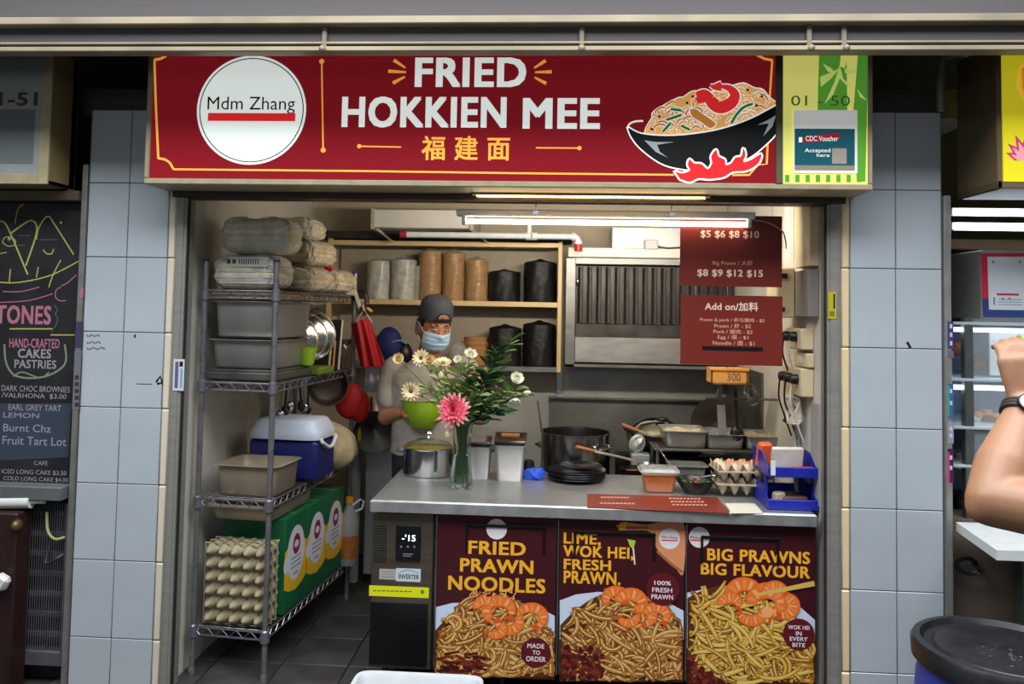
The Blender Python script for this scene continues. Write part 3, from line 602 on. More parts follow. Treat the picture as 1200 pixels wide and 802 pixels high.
# ================================================================== WIRE RACK (turned a little against the wall)
RA = -.10
RO = Vector((-1.222, .125, 0))
def RK(u, v, z): return RO + Vector((u*math.cos(RA)-v*math.sin(RA), u*math.sin(RA)+v*math.cos(RA), z))
RWD, RLN = .335, 1.0
WIRE = mat('chrome_wire', (138, 138, 142), .3, .7, .15)
rk = thing('wire_rack', 'tall chrome wire shelving rack along the side wall inside the stall', 'shelf rack', RO, RA)
SHZ = (.20, .755, 1.262, 1.668)
for (u, v) in ((0, 0), (-RWD, 0), (0, RLN), (-RWD, RLN)):
    b = MB().m(WIRE); b.tube([(u, v, .012), (u, v, 1.80)], .0125, 12)
    for i in range(70): b.tube([(u, v, .05+i*.025), (u, v, .053+i*.025)], .0132, 10, cap=False)
    b.lathe([(0, .0), (.016, 0), (.016, .02), (.012, .03)], (u, v, 0), 10); p = b.build('post', rk, local=True)
    b = MB().m(mat('post_cap', (60, 58, 90), .4, .5)); b.lathe([(.013, 0), (.0145, .004), (.012, .012), (0, .014)], (u, v, 1.797), 12); b.build('end_cap', p, local=True)
for z in SHZ:
    s = MB().m(WIRE)
    u0, u1, v0, v1 = -RWD, 0, 0, RLN
    for dz in (0, -.032): s.tube([(u0, v0, z+dz), (u1, v0, z+dz), (u1, v1, z+dz), (u0, v1, z+dz)], .0042, 6, close=True)
    o = s.build('shelf', rk, local=True)
    s = MB().m(WIRE)
    for i in range(40): s.tube([(u0, v0+RLN*(i+.5)/40, z+.003), (u1, v0+RLN*(i+.5)/40, z+.003)], .0018, 4, cap=False)
    for u in (-.11, -.225): s.tube([(u, v0, z-.003), (u, v1, z-.003)], .0035, 5)
    props(s.build('deck_wire', o, local=True), kind='stuff')
    s = MB().m(WIRE)
    def zig(p, q, n):
        p = Vector(p); q = Vector(q); pts = []
        for i in range(n+1): x = p.lerp(q, i/n); x.z -= .032*(i % 2); pts.append(x)
        s.tube(pts, .0026, 5)
    zig((u0, v0, z), (u1, v0, z), 10); zig((u1, v0, z), (u1, v1, z), 30); zig((u0, v1, z), (u1, v1, z), 10); zig((u0, v0, z), (u0, v1, z), 30)
    props(s.build('truss_wire', o, local=True), kind='stuff')
    for (u, v) in ((0, 0), (-RWD, 0), (0, RLN), (-RWD, RLN)):
        s = MB().m(mat('collar_steel', (120, 118, 128), .35, .6)); s.lathe([(.013, .012), (.0185, .006), (.021, -.04), (.013, -.042)], (u, v, z), 12); s.build('collar', o, local=True)
# ---- top shelf: plastic-wrapped bundles
WRAP = [mat('clear_wrap_a', (206, 200, 182), .25, 0, .2, 16, .7), mat('clear_wrap_b', (208, 194, 164), .27, 0, .22, 15, .7), mat('clear_wrap_c', (202, 198, 184), .25, 0, .2, 17, .7)]
BAND = mat('rubber_band', (214, 178, 96), .5, 0, .1)
def bundle(label, u, v, z, hx, hy, h, mt, seed, rz=0., bands=1, sheet=False, tilt=0.):
    rr = random.Random(seed); ph = [rr.uniform(0, 6) for _ in range(8)]; c = RK(u, v, z)
    t = thing('wrapped_bundle', label, 'bundle', c, RA+rz, 'plastic-wrapped bundles on the top rack shelf')
    def sf(a, w, k=1.):      # superellipse body with crinkles
        an = a*2*PI; e = .24; ca, sa = math.cos(an), math.sin(an)
        x = math.copysign(abs(ca)**e, ca); y = math.copysign(abs(sa)**e, sa)
        q = math.sin(PI*min(.999, max(.001, w))); q = q**.15
        pinch = 1-.045*math.exp(-((w-.5)/.05)**2)
        n = 1+.016*math.sin(9*an+ph[0]+5*w)+.013*math.sin(17*an+ph[1]-9*w)+.012*math.sin(31*an+ph[2]+14*w)
        zz = h*w+ .006*math.sin(5*an+ph[3])*(1 if w > .5 else 0)
        return Vector((x*hx*q*n*pinch*k, y*hy*q*n*pinch*k, zz))
    b = MB().m(mt); b.grid(lambda a, w: sf(a, w), 72, 20); b.build('wrap', t, local=True, angle=60)
    # container rims showing through the film
    b = MB().m(mat('clear_lid', (206, 202, 190), .25, 0, .1))
    for k in range(5): b.tube([sf(i/40, .18+.16*k, 1.004) for i in range(40)], .0028, 5, close=True)
    props(b.build('rim', t, local=True), kind='stuff')
    for k in range(bands):
        b = MB().m(BAND); b.tube([sf(i/48, .5, 1.012) for i in range(48)], .0028, 6, close=True); b.build('rubber_band', t, local=True)
    if sheet:
        b = MB().m(ink('slip_white', (196, 194, 184))); b.obox((.02, -hy*1.03, h*.78), (hx*.62, .002, h*.14)); o = b.build('paper_slip', t, local=True)
        b = MB().m(ink('slip_black', (60, 60, 58)))
        for k, x in enumerate((-.07, -.045)): b.obox((x, -hy*1.03-.0025, h*.79), (.008, .0005, .010))
        for k in range(9): b.obox((-.02+k*.011, -hy*1.03-.0025, h*.79), (.0022, .0005, .012))
        b.build('print', o, local=True)
    return t
Zs = SHZ[3]+.008
bundle('lower front clear bundle with a paper slip, under another bundle', -.165, .12, Zs, .155, .10, .157, WRAP[2], 1, sheet=True)
bundle('upper front clear bundle stacked on the one with the slip', -.135, .13, Zs+.160, .160, .105, .168, WRAP[0], 2, rz=.06)
bundle('lower rear pale bundle with yellow band behind the front pair', -.13, .42, Zs, .19, .14, .12, WRAP[1], 3)
bundle('lower bundle at the far end of the top shelf beside the red tag', -.16, .80, Zs, .20, .16, .13, WRAP[1], 4, rz=.1)
bundle('middle rear bundle resting on the lower rear bundles', -.15, .55, Zs+.131, .165, .14, .13, WRAP[1], 5, rz=-.08)
bundle('topmost rear bundle of the stack near the ceiling', -.17, .52, Zs+.262, .15, .13, .11, WRAP[0], 6, rz=.1)
c = RK(-.03, .66, Zs+.15); b = MB().m(RED); b.ell(c, (.022, .02, .03)); b.obox(c+Vector((.01, 0, -.02)), (.02, .012, .012), RY(.5), .005); single(b, 'plastic_knot', 'small red plastic knot on the rear bundles', 'tag', c)
c = RK(0.0, RLN-.03, Zs+.0); b = MB().m(mat('pale_cloth', (206, 198, 176), .8, 0, .08, 30, .2)); b.grid(lambda a, w: c+Vector((.07*(a-.3), -.05+.05*w, .028-.10*max(0, a-.55)**1.5*3+.006*math.sin(9*a+4*w))), 10, 4); b.grid(lambda a, w: c+Vector((.07*(a-.3), -.05, .028-.03*w-.10*max(0, a-.55)**1.5*3)), 10, 3); single(b, 'folded_rag', 'pale folded rag hanging over the end of the top rack shelf', 'cloth', c)
# ---- second shelf
PAN = mat('pan_steel', (160, 158, 152), .34, .6, .14, 6); PANW = mat('pan_steel_warm', (176, 162, 140), .34, .6, .14, 6)
def gpan(name, label, c, rz, L, Wd, H, mt, lip=.014, cat='pan', group=None, lid=False):
    """open steel food pan with rolled lip: outer and inner shell"""
    t = thing(name, label, cat, c, rz, group); b = MB().m(mt); e = .2
    def ring(lx, ly, z, n=40):
        o = []
        for i in range(n):
            a = 2*PI*i/n; ca, sa = math.cos(a), math.sin(a); o.append(Vector((math.copysign(abs(ca)**e, ca)*lx, math.copysign(abs(sa)**e, sa)*ly, z)))
        return o
    l, w = L/2, Wd/2
    prof = [(l*.86, w*.84, 0), (l*.9, w*.88, .004), (l*.93, w*.92, .012), (l*.985, w*.98, H-.012), (l*.99, w*.985, H-.004), (l+lip*.6, w+lip*.6, H-.005), (l+lip, w+lip, H-.002), (l+lip*.7, w+lip*.7, H), (l*.98, w*.975, H), (l*.92, w*.91, .016), (l*.86, w*.84, .007)]
    rs = [ring(*p) for p in prof]; n = 40; vs = [v for r in rs for v in r]; fs = []
    for i in range(len(rs)-1):
        for k in range(n): fs.append((i*n+k, i*n+(k+1) % n, (i+1)*n+(k+1) % n, (i+1)*n+k))
    fs.append(tuple(range(n))); fs.append(tuple((len(rs)-1)*n+k for k in range(n))); b.add(vs, fs); b.build('body', t, local=True, angle=50)
    return t
Z2 = SHZ[2]+.008
c = RK(-.165, .22, Z2); b = MB().m(STEELD); b.obox(c+Vector((0, 0, .022)), (.165, .21, .018), RZ(RA), .006); b.obox(c+Vector((0, 0, .045)), (.155, .2, .006), RZ(RA), .004); single(b, 'baking_tray', 'flat dark steel tray under the two stacked deep pans', 'tray', c)
gpan('food_pan', 'lower of two stacked deep steel pans on the second rack shelf', RK(-.158, .21, Z2+.053), RA, .31, .40, .13, PAN)
gpan('food_pan', 'upper of two stacked deep steel pans on the second rack shelf', RK(-.150, .21, Z2+.188), RA, .31, .40, .165, PAN)
c = RK(-.16, .22, Z2+.357); b = MB().m(mat('brown_board', (130, 112, 84), .7, 0, .15)); b.obox(c+Vector((0, 0, .018)), (.16, .2, .017), RZ(RA), .004); single(b, 'cardboard_flat', 'flat brown carton lying on the upper deep steel pan', 'carton', c)
c = RK(.0, .36, Z2+.055); b = MB().m(GREENL); b.lathe([(.0, 0), (.028, 0), (.034, .01), (.048, .085), (.045, .085), (.03, .012), (0, .008)], c, 20); single(b, 'green_cup', 'small lime green cup standing beside the deep steel pans', 'cup', c)
# round lids standing upright
for i, (v, r) in enumerate(((.44, .115), (.505, .125), (.57, .13))):
    c = RK(-.10+.012*i, v, Z2+.06+r); t = thing('round_cover', ('front', 'middle', 'rear')[i]+' polished round lid of three standing on edge', 'lid', c, 0, 'round lids on the second rack shelf')
    R = RZ(RA+.5) @ RX(PI/2-.1); b = MB().m(POLISH); b.lathe([(0, .03), (r*.35, .028), (r*.6, .02), (r*.85, .008), (r*.95, .004), (r, 0), (r, -.006), (r*.9, -.004), (0, .02)], c, 36, R); b.build('dome', t)
    b = MB().m(BLACK); b.lathe([(.008, .03), (.008, .045), (.02, .05), (.018, .06), (0, .062)], c, 14, R); b.build('knob', t)
c = RK(-.02, .52, Z2); b = MB().m(mat('dark_green_tray', (96, 120, 30), .5)); b.obox(c+Vector((0, 0, .02)), (.06, .1, .018), RZ(RA), .006); single(b, 'green_tray', 'small olive green tray under the upright round lids', 'tray', c)
BRD = [mat('board_dark', (40, 36, 34), .6), mat('board_black', (26, 25, 26), .6), mat('board_dark2', (46, 40, 36), .6)]; EDG = [mat('edge_yellow', (206, 190, 120), .6), mat('edge_orange', (206, 140, 90), .6), mat('edge_white', (214, 206, 190), .6)]
for i, (v, h, tl, lab) in enumerate(((.66, .16, .18, 'yellow'), (.72, .16, .15, 'orange'), (.80, .27, .16, 'white'))):
    c = RK(-.12, v, Z2); t = thing('cutting_board', 'dark cutting board with %s edge leaning upright on the second rack shelf' % lab, 'cutting board', c, 0)
    R = RZ(RA) @ RX(-tl); b = MB().m(BRD[i]); b.obox(c+R @ Vector((0, 0, h/2)), (.11, .007, h/2), R, .002); b.build('board', t)
    b = MB().m(EDG[i]); b.obox(c+R @ Vector((.1125, 0, h/2)), (.004, .0075, h/2), R, .002); b.build('edge', t)
c = RK(-.04, .93, Z2); t = thing('glass_jar', 'clear brown-tinted jar at the end of the second rack shelf', 'jar', c); b = MB().m(mat('smoky_plastic', (96, 74, 60), .15, 0, .1, trans=.5)); b.lathe([(0, 0), (.05, 0), (.054, .01), (.054, .12), (.045, .14)], c, 20); b.build('body', t); b = MB().m(BLACK); b.lathe([(.05, .135), (.05, .16), (0, .162)], c, 20); b.build('lid', t)
# ---- hung under second shelf
def hangpan(label, px, py, Y, r, d, mt, face=0.):
    c = at(px, py, Y); t = thing('hanging_pan', label, 'pan', c); R = RZ(face) @ RX(PI/2)
    b = MB().m(mt); b.lathe([(0, -d), (r*.75, -d), (r*.9, -d*.7), (r, 0), (r+.006, .002), (r*.97, .002), (r*.86, -d*.65), (r*.7, -d+.006), (0, -d+.006)], c, 32, R); b.build('bowl', t)
    b = MB().m(BLACK); b.tube([c+Vector((0, 0, r)), c+Vector((0, 0, r+.05))], .006, 8); b.build('handle', t); return t
hangpan('round brown-black pan hanging below the second rack shelf', 385, 452, .92, .105, .05, mat('seasoned_iron', (62, 50, 44), .5, .4, .2), .5)
c = at(410, 470, 1.08); b = MB().m(RED); b.ell(c, (.085, .05, .10), None, 20, 12); b.ell(c+Vector((.05, .02, -.03)), (.06, .05, .09), None, 16, 10); single(b, 'red_bag', 'round bulging red bag behind the rack post', 'bag', c)
t = thing('utensil_bunch', 'dark tangle of tongs and ladles hanging below the second rack shelf', 'utensils', at(345, 455, .7)); rr = random.Random(8)
for k in range(6):
    p = at(332+6*k, 436, .66+.03*k); b = MB().m(BLACK if k % 2 else CHROME); q = p+Vector((rr.uniform(-.02, .02), 0, -.16-rr.random()*.06)); b.tube([p, q], .006, 8); b.ell(q, (.022, .01, .03)); b.build('utensil', t)
# ---- red tote hanging at rack corner
hk = at(425, 350, 1.12)
t = thing('red_tote', 'limp red cloth bag hanging from the far corner of the rack', 'bag', at(432, 430, 1.1))
def tote(a, w):
    x0 = 411+12*w; x1 = 432+21*w; px = x0+(x1-x0)*a; py = 380+50*w-8*a*(1-w)
    p = at(px, py, 1.08-.03*math.sin(PI*a)+.014*math.sin(a*15+w*3)*(.4+.6*w)); return p
b = MB().m(RED); b.grid(lambda a, w: tote(a, w), 26, 16); b.grid(lambda a, w: tote(a, w)+Vector((0, .05*math.sin(PI*a)+.004, 0)), 26, 16); b.build('cloth', t)
for px in (417, 436):
    b = MB().m(mat('strap_white', (204, 186, 176), .7)); b.tube(bez([at(px, 378, 1.08), at(426, 362, 1.1), hk+Vector((0, 0, -.02))], 6), .007, 6, flat=.5); b.build('strap', t)
b = MB().m(mat('peg_yellow', (220, 186, 60), .4)); b.obox(at(433, 363, 1.06), (.018, .008, .007), RY(.6), .002); props(b.build('clothes_peg', loc=at(433, 363, 1.06)), 'yellow clothes peg clipped above the red cloth bag', 'peg')
b = MB().m(BLACK); b.tube(bez([at(415, 352, 1.1), at(420, 343, 1.1), at(428, 345, 1.1), at(430, 356, 1.1)], 5), .014, 8); props(b.build('black_hook', loc=at(424, 348, 1.1)), 'thick black hook over the end of the top rack shelf', 'hook')
b = MB().m(mat('white_cloth', (188, 190, 192), .8, 0, .08, 30, .2)); c0 = at(434, 445, 1.13)
b.grid(lambda a, w: at(428+16*a, 428+32*w, 1.13+.012*math.sin(a*11+w*2)), 12, 10); b.grid(lambda a, w: at(428+16*a, 428+32*w, 1.145+.012*math.sin(a*11+w*2)), 12, 10); single(b, 'white_towel', 'white towel hanging behind the red cloth bag', 'towel', c0)
# ---- third shelf
Z3 = SHZ[1]+.008
gpan('food_pan', 'deep steel pan standing alone in front of the blue cooler', RK(-.135, .17, Z3), RA, .29, .26, .135, PANW)
cc = RK(-.12, .50, Z3)
t = thing('cooler_box', 'dark blue cooler box with white domed lid on the third rack shelf', 'cooler', cc, RA)
NAVY = mat('cooler_navy', (30, 34, 96), .4, 0, .08)
b = MB().m(NAVY); b.obox((0, 0, .10), (.175, .125, .10), None, .02); b.build('body', t, local=True)
b = MB().m(mat('cooler_white', (198, 206, 224), .4, 0, .05))
def lidf(a, w):
    an = a*2*PI; e = .3; ca, sa = math.cos(an), math.sin(an); x = math.copysign(abs(ca)**e, ca); y = math.copysign(abs(sa)**e, sa); q, z = [(1.02, 0), (1.03, .012), (1.03, .03), (.98, .05), (.86, .085), (.8, .092), (.0, .094)][int(round(w*6))]
    return Vector((x*.178*q, y*.128*q, .20+z))
b.grid(lidf, 48, 6); b.build('lid', t, local=True)
b = MB().m(mat('cooler_handle', (206, 208, 206), .4)); b.tube([(.182, -.09, .205), (.19, -.09, .19), (.195, -.02, .155), (.195, .03, .155), (.19, .09, .19), (.182, .09, .205)], .009, 8); b.build('handle', t, local=True)
SACK = mat('brown_sack', (176, 158, 122), .7, 0, .2, 14, .5)
c = RK(-.075, .80, Z3); t = thing('brown_sack', 'full crumpled brown sack behind the blue cooler', 'sack', c, RA)
ph = 1.3
def sackf(a, w):
    an = 2*PI*a; r = [.7, .95, 1.05, 1.08, 1.05, .98, .82, .5, .05][min(8, int(round(w*8)))]; n = 1+.05*math.sin(5*an+3*w+ph)+.035*math.sin(11*an-5*w)+.02*math.sin(23*an+9*w)
    return Vector((.165*r*n*math.cos(an), .14*r*n*math.sin(an), .235*w+.01*math.sin(4*an)))
b = MB().m(SACK); b.grid(sackf, 64, 8); b.build('body', t, local=True, angle=70)
b = MB().m(mat('sack_fold', (120, 104, 76), .8, 0, .2)); 
for r in (.035, .055, .075): b.tube([Vector((.02+r*math.cos(a), -.135-.01*math.cos(a), .09+r*1.2*math.sin(a))) for a in [i*PI/8-.3 for i in range(11)]], .006, 6)
b.build('fold', t, local=True)
# ---- lower tray + bottom shelf
Z4 = SHZ[0]+.008
CARG = mat('carton_green', (16, 92, 54), .5, 0, .08, 6); CARY = ink('carton_yellow', (226, 178, 36)); CARW = ink('carton_white', (206, 206, 216)); CARM = ink('carton_magenta', (140, 30, 70)); CARB = ink('carton_grey_print', (120, 120, 140))
for i, v in enumerate((.30, .55, .80)):
    c = RK(-.15, v, Z4); t = thing('oil_carton', ('green carton with yellow and white oval label, first behind the egg trays', 'green carton with yellow and white oval label, second behind the egg trays', 'green carton with yellow and white oval label, third and farthest back')[i], 'carton', c, RA, 'green cartons on the bottom rack shelf')
    b = MB().m(CARG); b.obox((0, 0, .215), (.15, .122, .215), None, .004); b.build('box', t, local=True)
    # label on the aisle side (+x face)
    mpf = lambda x, y: Vector((.1502, -.122+.244*x, .43*(1-y)))
    f = Flat(mpf, n=(1, 0, 0), U=(0, 1, 0), V=(0, 0, 1))
    f.pg([(0, .36), (.2, .30), (.5, .26), (.8, .30), (1, .36), (1, .74), (.8, .79), (.5, .82), (.2, .79), (0, .74)], CARY)
    f.disc((.5, .42), .40, CARW, 36, ry=.29); f.disc((.52, .33), .17, CARM, 28, ry=.11); f.disc((.52, .33), .10, CARW, 20, ry=.04)
    for k in range(3): f.rect(.28, .46+.05*k, .74, .475+.05*k, CARB)
    f.rect(.4, .63, .6, .65, CARB); f.disc((0.06, .50), .1, CARW, 20, ry=.09)
    f.build('label', t, local=True)
    b = MB().m(mat('carton_tape', (60, 120, 80), .4)); b.obox((0, 0, .4308), (.148, .02, .0006)); b.build('tape', t, local=True)
t = gpan('baking_tray', 'shallow steel tray resting across the green cartons', RK(-.17, .31, Z4+.433), RA, .31, .48, .075, PANW, cat='tray')
# egg trays standing on edge
def egg_tray_mesh(b, W_, H_, nx, ny, dep, O, ux, uy, un, step=6):
    """bumpy moulded pulp sheet: nx x ny cups"""
    def fn(a, w):
        x = a*nx*PI; y = w*ny*PI; s = math.cos(2*x)*math.cos(2*y); cup = (1-math.cos(2*x))*(1-math.cos(2*y))/4
        pk = ((1+math.cos(2*x))/2)**2*((1+math.cos(2*y))/2)**2
        hgt = dep*(.95*cup**.8-.55*pk)
        return O+ux*(W_*a)+uy*(H_*w)+un*hgt
    b.grid(fn, nx*step, ny*step); return b
for i in range(3):
    v = .035+i*.045; c = RK(-.16, v, Z4); t = thing('egg_tray', ('front', 'middle', 'rear')[i]+' pulp egg tray of three standing on edge on the bottom rack shelf', 'egg tray', c, RA, 'pulp egg trays standing on the bottom rack shelf')
    b = MB().m(PULP); egg_tray_mesh(b, .29, .345, 5, 6, -.05, Vector((-.145, 0, .002)), Vector((1, 0, 0)), Vector((0, 0, 1)), Vector((0, 1, 0)), 8); b.build('tray', t, local=True, angle=80)
    b = MB().m(PULP); b.tube([(-.147, 0, .003), (.147, 0, .003), (.147, 0, .347), (-.147, 0, .347)], .005, 6, close=True); b.build('rim', t, local=True)
c = RK(-.03, .95, Z4); t = thing('oil_bottle', 'pale plastic bottle with an orange cap and loop handle behind the green cartons', 'bottle', c)
b = MB().m(mat('milky_plastic', (160, 160, 160), .3, 0, .08, trans=.25)); b.lathe([(0, 0), (.05, 0), (.055, .01), (.055, .2), (.05, .26), (.02, .31), (.018, .335)], c+Vector((.05, 0, 0)), 20); b.build('body', t)
b = MB().m(mat('cap_orange', (226, 150, 30), .4)); b.lathe([(.022, .33), (.022, .36), (0, .362)], c+Vector((.05, 0, 0)), 16); b.build('cap', t)
b = MB().m(WHITE); b.tube([c+Vector((.05, 0, .30)), c+Vector((.11, 0, .35)), c+Vector((.13, 0, .34)), c+Vector((.12, 0, .30)), c+Vector((.06, 0, .27))], .006, 8); b.build('handle', t)
b = MB().m(mat('bottle_label_brown', (150, 90, 40), .5, 0, .3, 30)); b.lathe([(.056, .04), (.056, .16)], c+Vector((.05, 0, 0)), 20); b.build('label', t)
# ================================================================== BACK SHELF
BSF, BSB = 1.66, 1.93
SHM = mat('shelf_edge_cream', (206, 178, 128), .45, .1, .08, 8); SHG = mat('shelf_board_grey', (120, 116, 108), .5, .3, .1)
bs = thing('back_shelf', 'wide two-tier shelf unit with cream edges fixed to the back wall', 'shelf', (-.65, 1.8, 1.23))
XL, XR = -1.42, .025
for z, nm in ((1.236, 'lower'), (1.635, 'middle'), (2.005, 'upper')):
    b = MB().m(SHG); b.box(XL, XR, BSF+.006, BSB, z, z+.022, .002); o = b.build('shelf_board', bs)
    b = MB().m(SHM if z > 1.3 else STEEL); b.box(XL, XR, BSF-.004, BSF+.006, z-.006, z+.026, .002); b.build('edge_strip', o)
b = MB().m(SHM); b.box(XR-.012, XR+.016, BSF-.006, BSF+.03, 1.23, 2.04, .003); b.build('upright', bs)
b = MB().m(SHM); b.box(XL-.016, XL+.012, BSF-.006, BSF+.03, 1.23, 2.04, .003); b.build('upright', bs)
b = MB().m(mat('shelf_backing', (160, 148, 128), .6, .1, .08)); b.box(XL, XR, BSB-.008, BSB, 1.25, 2.03); b.build('back_panel', bs)
def pack(label, px, pw, ztop, z, mt, film, n, group, lumpy=0.):
    c = at(px, 330, 1.78); r = abs(at(px+pw/2, 330, 1.78).x-at(px-pw/2, 330, 1.78).x)/2; c.z = z; H = ztop-z
    t = thing('container_stack', label, 'stack', c, 0, group)
    pr = [(0, 0), (r*.9, 0)]; m = n
    for i in range(m):
        zz = H*i/m; pr += [(r*.93, zz+.002), (r*.985, zz+H/m*.75), (r, zz+H/m*.8), (r, zz+H/m*.98)]
    pr += [(r*.9, H), (0, H)]
    b = MB().m(mt); b.lathe(pr, c, 28); b.build('bowls', t)
    if film:
        fm = mat('film_'+film[0], film[1], .55 if film[0] == 'black' else .18, 0, .2, 30, .6, alpha=film[2]); b = MB().m(fm); rr = random.Random(int(px))
        b.grid(lambda a, w: c+Vector((math.cos(2*PI*a)*r*(1.03+.03*math.sin(9*2*PI*a+w*7)), math.sin(2*PI*a)*r*(1.03+.03*math.sin(7*2*PI*a-w*5)), H*1.02*w)), 36, 8)
        b.lathe([(r*1.03, H*1.02), (r*.8, H*1.05), (r*.3, H*1.09), (.01, H*1.13)], c, 24); b.build('film', t)
    return t
KR = mat('kraft_bowl', (176, 128, 76), .6, 0, .1, 10); PLC = mat('clear_container', (168, 164, 150), .25, 0, .12, 14, .2); BKB = mat('black_container', (14, 14, 16), .45, 0, .2, 20)
gk = 'container stacks on the upper back shelf'; z1, z0_ = 1.657, 1.258
fk = ('kraft', (190, 160, 120), .35); fc = ('clear', (206, 204, 194), .6); fb = ('black', (7, 7, 8), 1.)
pack('clear plastic container stack nearest the rack on the upper back shelf', 444, 27, 1.90, z1, PLC, fc, 14, gk)
pack('clear plastic container stack beside the brown ones on the upper back shelf', 473, 29, 1.91, z1, PLC, fc, 14, gk)
pack('tall brown bowl stack right above the cap on the upper back shelf', 504, 27, 1.965, z1, KR, fk, 9, gk)
pack('tall brown bowl stack in the middle of three on the upper back shelf', 531.5, 26, 1.955, z1, KR, fk, 9, gk)
pack('shorter brown bowl stack touching the black ones on the upper back shelf', 558.5, 27, 1.915, z1, KR, fk, 8, gk)
pack('short black container stack on the upper back shelf', 591, 36, 1.845, z1, BKB, fb, 8, gk)
pack('tall black container stack against the upright on the upper back shelf', 633, 37, 1.905, z1, BKB, fb, 10, gk)
pack('single kraft bowl stack on the lower back shelf', 559, 28, 1.435, z0_, KR, None, 5, gk)
pack('black container stack next to the kraft bowls on the lower back shelf', 593, 36, 1.49, z0_, BKB, fb, 9, gk)
pack('black container stack against the upright on the lower back shelf', 633, 37, 1.515, z0_, BKB, fb, 10, gk)
pack('half-hidden clear stack behind the grey cap on the upper back shelf', 490, 14, 1.88, z1, PLC, None, 12, gk)
c = at(537, 420, 1.72); c.z = 1.259; b = MB().m(mat('film_clear2', (196, 194, 188), .2, 0, .2, 30, .8, alpha=.4)); b.ell(c+Vector((0, 0, .07)), (.06, .05, .08), None, 18, 12); single(b, 'clear_bag', 'crumpled clear plastic bag beside the kraft bowls', 'bag', c)
c = at(456, 405, 1.76); c.z = 1.259+.115; t = thing('blue_bag', 'dark blue bag standing in shadow beside the red cloth bag', 'bag', c); b = MB().m(mat('navy_cloth', (26, 34, 96), .7, 0, .2)); b.ell(c, (.085, .06, .115), None, 18, 12); b.build('body', t); b = MB().m(mat('cyan_trim', (90, 150, 180), .5)); b.tube(bez([c+Vector((.03, -.05, .02)), c+Vector((.08, -.05, .03)), c+Vector((.12, -.04, .01))], 5), .006, 6); b.build('strap', t); b = MB().m(BLACK); b.ell(c+Vector((.09, .02, -.06)), (.06, .05, .08), None, 16, 10); b.build('pouch', t)
# sink cabinet behind the cook
t = thing('sink_cabinet', 'low pale steel sink cabinet standing behind the cook', 'cabinet', (-.7, 1.55, 0))
SKM = mat('sink_steel', (176, 178, 180), .45, .4, .06, 4); b = MB().m(SKM); b.box(-1.09, -.2, 1.36, 1.9, .06, .80, .006); b.build('body', t); b = MB().m(STEELH); b.box(-1.1, -.19, 1.34, 1.92, .80, .835, .004); b.build('top', t)
b = MB().m(DARK); b.box(-1.07, -.22, 1.40, 1.88, 0, .06); b.build('plinth', t)
b = MB().m(mat('sink_pipe', (186, 188, 188), .4)); b.tube([(-1.16, 1.42, 0), (-1.16, 1.42, .78)], .03, 14); props(b.build('drain_pipe', loc=(-1.16, 1.42, 0)), 'thick pale drain pipe standing beside the sink cabinet', 'pipe')
b = MB().m(STEELD); 
c = at(440, 507, 1.2); t = thing('wok_pan', 'grey pan hanging by its rim beside the cook', 'pan', c); R = RZ(.35) @ RX(PI/2+.25); b = MB().m(STEELD); b.lathe([(0, -.07), (.06, -.064), (.10, -.035), (.125, 0), (.128, .002), (.118, .0), (.09, -.03), (0, -.062)], c, 30, R); b.build('bowl', t); b = MB().m(POLISH); b.tube([c+Vector((-.02, -.02, .1)), c+Vector((-.03, 0, .2))], .008, 8); b.build('handle', t)
c = at(420, 490, 1.25); b = MB().m(mat('sponge_yellow', (220, 190, 40), .8)); b.obox(at(419, 508, 1.22), (.022, .03, .045), None, .008); single(b, 'sponge', 'yellow sponge hanging beside the grey pan', 'sponge', at(419, 508, 1.22))
b = MB().m(mat('bottle_pink', (200, 170, 176), .3, 0, .2)); q = at(440, 475, 1.40); q.z = .936; b.lathe([(0, 0), (.05, 0), (.052, .1), (.03, .16), (.014, .19), (.014, .22)], q-Vector((0, 0, .1)), 16); single(b, 'detergent_bottle', 'pale pink detergent bottle behind the grey pan', 'bottle', q-Vector((0, 0, .1)))
# ------------------------------------------------------------------ ducts and pipe
t = thing('ceiling_duct', 'white boxed duct running under the ceiling above the back shelf', 'duct', (-.7, 1.2, 2.0))
a = at(437, 258, 1.45); e = at(553, 258, 1.45); zt = at(500, 246, 1.45).z; zb = at(500, 267.5, 1.45).z
b = MB().m(WHITEP); b.box(a.x, e.x, 1.45, 1.9, zb, zt, .004); b.build('duct', t)
for x in (a.x, e.x):
    b = MB().m(mat('duct_flange', (170, 162, 140), .5)); b.box(x-.012, x+.012, 1.435, 1.9, zb-.012, zt+.006, .003); b.build('flange', t)
b = MB().m(DARK); p = at(400, 278, 1.6); b.box(-1.5, .1, 1.62, 1.9, 2.04, 2.085); props(b.build('shaded_gap_strip', loc=(-.7, 1.75, 2.04)), 'dark strip for the shaded gap between the duct and the back shelf', 'tray')  # dark box put in as the shade between duct and shelf top
b = MB().m(mat('bracket_cream', (180, 170, 140), .5)); 
for px in (441, 551):
    p = at(px, 268, 1.44); q = at(px+20, 284, 1.6); b.tube([p, q], .008, 6)
props(b.build('duct_brace', t))
PV = mat('white_pvc', (206, 212, 216), .35, 0, .05)
t = thing('water_pipe', 'white plastic water pipe ending in a red threaded elbow', 'pipe', at(580, 276, 1.4))
p0 = at(477, 273.5, 1.40); p1 = at(672, 277.5, 1.40); zz = p1.z; r = .018
el = [Vector((p0.x, 1.40, zz)), Vector((p1.x, 1.40, zz))]+[Vector((p1.x+.03*math.sin(x), 1.40, zz-.03*(1-math.cos(x)))) for x in [PI/2*i/6 for i in range(1, 7)]]+[Vector((p1.x+.03, 1.40, zz-.05))]
b = MB().m(PV); b.tube(el, r, 14); b.build('tube', t)
